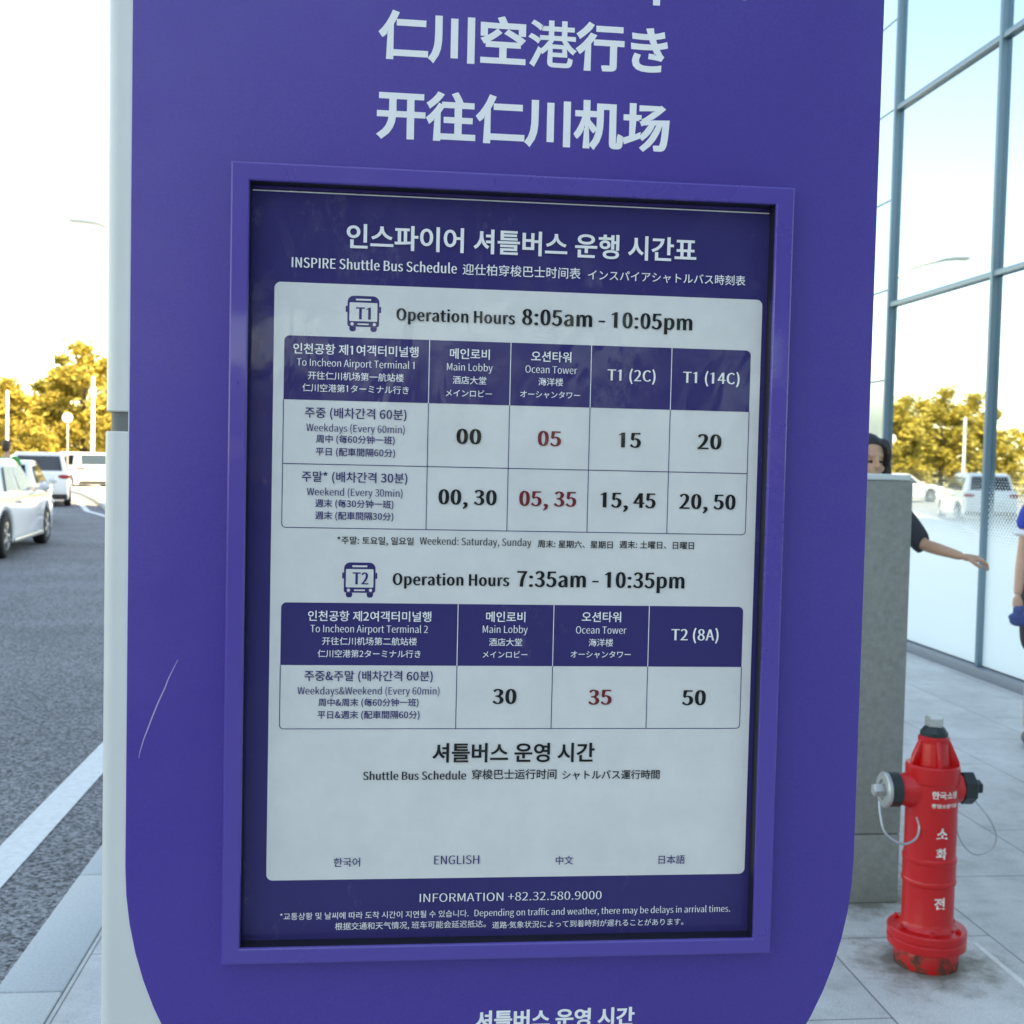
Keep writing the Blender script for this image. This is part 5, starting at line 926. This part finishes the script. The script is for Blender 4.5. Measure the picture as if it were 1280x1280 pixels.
def skin_mesh(chains):
    """chains: lists of (point, radius); returns evaluated skin surface as a bmesh"""
    out = bmesh.new()
    for ch in chains:
        me = bpy.data.meshes.new('sk'); n = len(ch)
        me.from_pydata([tuple(p) for p, r in ch], [(i, i + 1) for i in range(n - 1)], [])
        o = bpy.data.objects.new('sk', me); COL.objects.link(o)
        md = o.modifiers.new('s', 'SKIN'); sb = o.modifiers.new('u', 'SUBSURF'); sb.levels = 2
        if not me.skin_vertices: me.attributes  # layer is made with the modifier
        lay = me.skin_vertices[0] if me.skin_vertices else None
        if lay is None:
            bb = bmesh.new(); bb.from_mesh(me); bb.verts.layers.skin.verify(); bb.to_mesh(me); bb.free(); lay = me.skin_vertices[0]
        for i, (p, r) in enumerate(ch): lay.data[i].radius = (r, r) if not isinstance(r, tuple) else r
        lay.data[0].use_root = True
        bpy.context.view_layer.update(); dg = bpy.context.evaluated_depsgraph_get(); ev = o.evaluated_get(dg); m2 = ev.to_mesh(); out.from_mesh(m2); ev.to_mesh_clear()
        bpy.data.objects.remove(o); bpy.data.meshes.remove(me)
    return out
def fuse(bm, vox, smooth=4):
    """one continuous surface from overlapping pieces"""
    me = bpy.data.meshes.new('fz'); bm.to_mesh(me); bm.free(); o = bpy.data.objects.new('fz', me); COL.objects.link(o)
    r = o.modifiers.new('r', 'REMESH'); r.mode = 'VOXEL'; r.voxel_size = vox; r.use_smooth_shade = True
    s = o.modifiers.new('s', 'SMOOTH'); s.iterations = smooth; s.factor = .5
    bpy.context.view_layer.update(); dg = bpy.context.evaluated_depsgraph_get(); m2 = bpy.data.meshes.new_from_object(o.evaluated_get(dg)); bpy.data.objects.remove(o); bpy.data.meshes.remove(me)
    for p in m2.polygons: p.use_smooth = True
    return m2
def ball(bm, c, r, rot=None):
    t = bmesh.new(); bmesh.ops.create_icosphere(t, subdivisions=3, radius=1)
    for v in t.verts:
        q = Vector((v.co.x * r[0], v.co.y * r[1], v.co.z * r[2]))
        if rot: q.rotate(rot)
        v.co = q + Vector(c)
    m = bpy.data.meshes.new('t'); t.to_mesh(m); t.free(); bm.from_mesh(m); bpy.data.meshes.remove(m)
def hand(wrist, dirv, palmn, s=1.0, curl=.5):
    """palm and five unequal bent fingers as chains; dirv points along the hand, palmn out of the palm"""
    d = Vector(dirv).normalized(); n = Vector(palmn); n = (n - d * n.dot(d)).normalized(); side = d.cross(n); w0 = Vector(wrist); ch = []
    ch.append([(w0 - d * .01, .024 * s), (w0 + d * .035 * s, (.036 * s, .020 * s)), (w0 + d * .085 * s, (.040 * s, .017 * s))])
    for k, (off, L) in enumerate(((-.030, .066), (-.010, .078), (.011, .073), (.030, .058))):
        p = w0 + d * .085 * s + side * off * s; a1 = curl * .6; a2 = curl * 1.5
        q1 = p + (d * math.cos(a1) + n * math.sin(a1)) * L * .45 * s; q2 = q1 + (d * math.cos(a2) + n * math.sin(a2)) * L * .33 * s; q3 = q2 + (d * math.cos(a2 * 1.4) + n * math.sin(a2 * 1.4)) * L * .26 * s
        ch.append([(p - d * .03 * s, .0095 * s), (p, .0095 * s), (q1, .0088 * s), (q2, .008 * s), (q3, .0068 * s)])
    tb = w0 + d * .025 * s - side * .030 * s; t1 = tb + (d * .6 - side * .6 + n * .35) * .045 * s; t2 = t1 + (d * .9 - side * .15 + n * .3) * .032 * s
    ch.append([(w0 + d * .02 * s - side * .012 * s, .014 * s), (tb, .013 * s), (t1, .011 * s), (t2, .009 * s)])
    return ch
def person(label, loc, rotz, J, build, clothes, hairfn, group=None, hs=1.0):
    """J: joints in local metres, facing -Y; build = (torso width scale, limb scale)"""
    t = thing('person', label, 'person', loc, rotz, group); tw, ls = build
    V = {k: Vector(v) for k, v in J.items() if not k.startswith('hand')}
    hd = V['head']
    torso = [(V['pelvis'], (.150 * tw, .105 * tw)), (V['waist'], (.125 * tw, .092 * tw)), (V['chest'], (.150 * tw, .102 * tw)), (V['upchest'], (.115 * tw, .085 * tw)), (V['neck'], .052), (hd + Vector((0, .01, -.09)), .050)]
    ch = [torso]; arms, legs = [], []
    for s in 'LR':
        arms.append([(V['upchest'].lerp(V['sh' + s], .45), .062 * ls), (V['sh' + s], .056 * ls), (V['sh' + s].lerp(V['el' + s], .5), .044 * ls), (V['el' + s], .037 * ls), (V['el' + s].lerp(V['wr' + s], .35), .036 * ls), (V['wr' + s], .024 * ls)])
        legs.append([(V['pelvis'].lerp(V['hip' + s], .6), .095 * ls), (V['hip' + s], .092 * ls), (V['hip' + s].lerp(V['kn' + s], .55), .070 * ls), (V['kn' + s], .052 * ls), (V['kn' + s].lerp(V['an' + s], .35), .052 * ls), (V['an' + s], .036 * ls)])
        f = Vector((0, -1, 0)); a = V['an' + s]; legs.append([(a, .036 * ls), (Vector((a.x, a.y + .03, .045)), .038), (Vector((a.x, a.y - .08, .042)), .040), (Vector((a.x, a.y - .15, .032)), .030)])
        hv, hn, cu = J['hand' + s]; arms_h = hand(V['wr' + s], hv, hn, .95, cu); ch += arms_h
    ch += arms + legs
    bm = skin_mesh(ch)
    k = hs
    ball(bm, hd + Vector((0, .012, .018)), (.076 * k, .094 * k, .100 * k)); ball(bm, hd + Vector((0, -.018, -.045)), (.060 * k, .066 * k, .070 * k)); ball(bm, hd + Vector((0, -.060, -.098)), (.026 * k, .020 * k, .018 * k))
    ball(bm, hd + Vector((0, -.092, -.030)), (.013, .017, .014)); ball(bm, hd + Vector((0, -.085, -.008)), (.009, .014, .028)); ball(bm, hd + Vector((0, -.078, -.068)), (.024, .010, .007)); ball(bm, hd + Vector((0, -.074, .022)), (.044, .014, .009))
    for s in (-1, 1): ball(bm, hd + Vector((s * .078, .012, -.018)), (.010, .020, .031)); ball(bm, hd + Vector((s * .036, -.056, -.040)), (.020, .018, .020))
    me = fuse(bm, .006, 3)
    body = link('body', me, [M['skin'], M['lips'], M['eye']], t)
    for p in me.polygons:
        c = p.center - hd
        if c.y < -.05:
            if abs(c.z + .069) < .009 and abs(c.x) < .024: p.material_index = 1
            elif min(abs(c.x - .031), abs(c.x + .031)) < .0135 and abs(c.z + .006) < .0062: p.material_index = 2
    hm = bmesh.new(); hairfn(hm, hd); link('hair', fuse(hm, .008, 2), body_hair[0], t)
    for nm, m, chf, vox in clothes:
        link(nm, fuse(skin_mesh(chf(V, tw, ls)), vox, 3), M[m], t)
    return t
body_hair = [None]
def shirt(sleeve, hem=.0, gr=.016):
    def f(V, tw, ls):
        ch = [[(V['pelvis'] + Vector((0, 0, hem)), (.158 * tw + gr, .112 * tw + gr)), (V['waist'], (.135 * tw + gr, .100 * tw + gr)), (V['chest'], (.155 * tw + gr, .106 * tw + gr)), (V['upchest'], (.125 * tw + gr, .090 * tw + gr)), (V['upchest'].lerp(V['neck'], .55), .064)]]
        for s in 'LR':
            a, b2, c = V['sh' + s], V['el' + s], V['wr' + s]; pts = [(V['upchest'].lerp(a, .4), .075 * ls), (a, .062 * ls + gr * .6)]
            if sleeve <= 1: pts += [(a.lerp(b2, sleeve * .6), .054 * ls + gr), (a.lerp(b2, sleeve), .052 * ls + gr)]
            else: pts += [(a.lerp(b2, .5), .050 * ls + gr), (b2, .042 * ls + gr), (b2.lerp(c, sleeve - 1), .040 * ls + gr)]
            ch.append(pts)
        return ch
    return f
def cuff(sleeve):
    def f(V, tw, ls): return [[(V['sh' + s].lerp(V['el' + s], sleeve - .08), .060 * ls + .020), (V['sh' + s].lerp(V['el' + s], sleeve + .02), .062 * ls + .020), (V['sh' + s].lerp(V['el' + s], sleeve + .08), .060 * ls + .020)] for s in 'LR']
    return f
def trousers(length):   # 1 = knee, 2 = ankle
    def f(V, tw, ls):
        ch = [[(V['waist'].lerp(V['pelvis'], .55), (.140 * tw + .012, .104 * tw + .010)), (V['pelvis'], (.158 * tw + .010, .112 * tw + .012)), (V['pelvis'] + Vector((0, 0, -.07)), (.13 * tw, .10 * tw))]]
        for s in 'LR':
            a, b2, c = V['hip' + s], V['kn' + s], V['an' + s]; pts = [(V['pelvis'].lerp(a, .6), .10 * ls), (a, .098 * ls + .012), (a.lerp(b2, .55), .076 * ls + .018)]
            pts += [(a.lerp(b2, length), .066 * ls + .020)] if length <= 1 else [(b2, .058 * ls + .016), (b2.lerp(c, length - 1), .045 * ls + .018)]
            ch.append(pts)
        return ch
    return f
def shoes(V, tw, ls):
    return [[(Vector((V['an' + s].x, V['an' + s].y + .04, .045)), .044), (Vector((V['an' + s].x, V['an' + s].y - .07, .043)), (.046, .042)), (Vector((V['an' + s].x, V['an' + s].y - .17, .034)), (.042, .034))] for s in 'LR']
def long_hair(bm, h):
    ball(bm, h + Vector((0, .022, .030)), (.092, .104, .105))
    for s in (-1, 1):
        ball(bm, h + Vector((s * .070, -.018, .030)), (.030, .066, .078)); ball(bm, h + Vector((s * .080, -.012, -.06)), (.030, .056, .12)); ball(bm, h + Vector((s * .096, -.005, -.16)), (.036, .05, .12))
    ball(bm, h + Vector((0, .075, -.10)), (.085, .045, .16))
    cut(bm, h)
def cut(bm, h):   # keep the face clear of hair
    for v in bm.verts:
        c = v.co - h
        if c.y < -.045 and c.z < .062 and abs(c.x) < .058: v.co.y = h.y - .045
def short_hair(bm, h):
    ball(bm, h + Vector((0, .024, .034)), (.086, .100, .098)); ball(bm, h + Vector((0, .06, -.02)), (.078, .055, .08)); ball(bm, h + Vector((0, -.045, .085)), (.06, .035, .028)); cut(bm, h)
def stand(hgt, **kw):
    k = hgt / 1.72
    J = dict(pelvis=(0, 0, .93), waist=(0, 0, 1.07), chest=(0, 0, 1.24), upchest=(0, .005, 1.38), neck=(0, .008, 1.46), head=(0, -.005, 1.60), hipL=(.095, 0, .89), hipR=(-.095, 0, .89), knL=(.10, -.02, .49), knR=(-.10, -.02, .49), anL=(.105, .02, .085), anR=(-.105, .02, .085),
             shL=(.18, .01, 1.385), shR=(-.18, .01, 1.385), elL=(.235, .02, 1.12), elR=(-.235, .02, 1.12), wrL=(.245, -.05, .88), wrR=(-.245, -.05, .88), handL=((0, -.1, -1), (-1, 0, 0), .5), handR=((0, -.1, -1), (1, 0, 0), .5))
    J.update(kw)
    for n, v in J.items():
        if not n.startswith('hand'): J[n] = tuple(c * k for c in v)
    return J
# woman behind the pillar, her left arm held out
body_hair[0] = M['hair']
person('person with long dark hair in a dark elbow-sleeved top reaching out behind the grey pillar', (2.325, 4.25, 0), R(8),
       stand(1.755, elL=(.300, -.03, 1.205), wrL=(.365, -.26, 1.165), handL=((.96, -.22, -.10), (0, .3, -1), .75), shL=(.17, .0, 1.365), shR=(-.17, .0, 1.365), head=(0, -.01, 1.605)), (.90, .90),
       [('top', 'charcoal', shirt(1.02, -.02, .020), .009), ('trousers', 'black_cloth', trousers(1.9), .010), ('shoe', 'shoe', shoes, .008)], long_hair, hs=.98)
# man at the right photo edge
pman = person('person in a blue T-shirt with white sleeve trim holding a blue pouch, right photo edge', (3.885, 5.22, 0), R(-20),
       stand(1.74, shR=(-.135, .01, 1.375), elR=(-.175, -.02, 1.10), wrR=(-.215, -.14, .87), handR=((.05, -.25, -.95), (1, .1, 0), 1.1), knR=(-.10, -.10, .50), anR=(-.105, -.02, .085), anL=(.105, .12, .10)), (1.0, 1.0),
       [('shirt', 'bluetee', shirt(.52, -.04, .020), .009), ('sleeve_trim', 'white_cloth', cuff(.56), .008), ('shorts', 'black_cloth', trousers(.93), .010), ('shoe', 'shoe', shoes, .008)], short_hair)
# person beyond the nearest sedan
body_hair[0] = M['brown_hair']
person('person with brown hair in a green T-shirt standing beyond the nearest white sedan', (-7.36, 23.0, -.12), R(175), stand(1.88), (1.0, 1.0),
       [('shirt', 'greentee', shirt(.55, -.03, .022), .010), ('trousers', 'denim', trousers(1.9), .012), ('shoe', 'shoe', shoes, .010)], short_hair)

M['pouch'] = cloth('blue_pouch_cloth', (.05, .08, .22))
hp = Matrix.Translation((3.885, 5.22, 0)) @ Matrix.Rotation(R(-20), 4, 'Z') @ Vector((-.225, -.17, .785))
po = MB()
for i, (w_, z_) in enumerate(((.04, .02), (.07, -.02), (.06, -.045))): po.ball((hp.x + .015, hp.y - .01, hp.z + z_), (w_, .035, .030), 2)
mm = fuse(po.b, .008, 3); tag(link('pouch', mm, M['pouch']), 'small blue cloth pouch hanging from the hand of the person at the right edge', 'pouch')
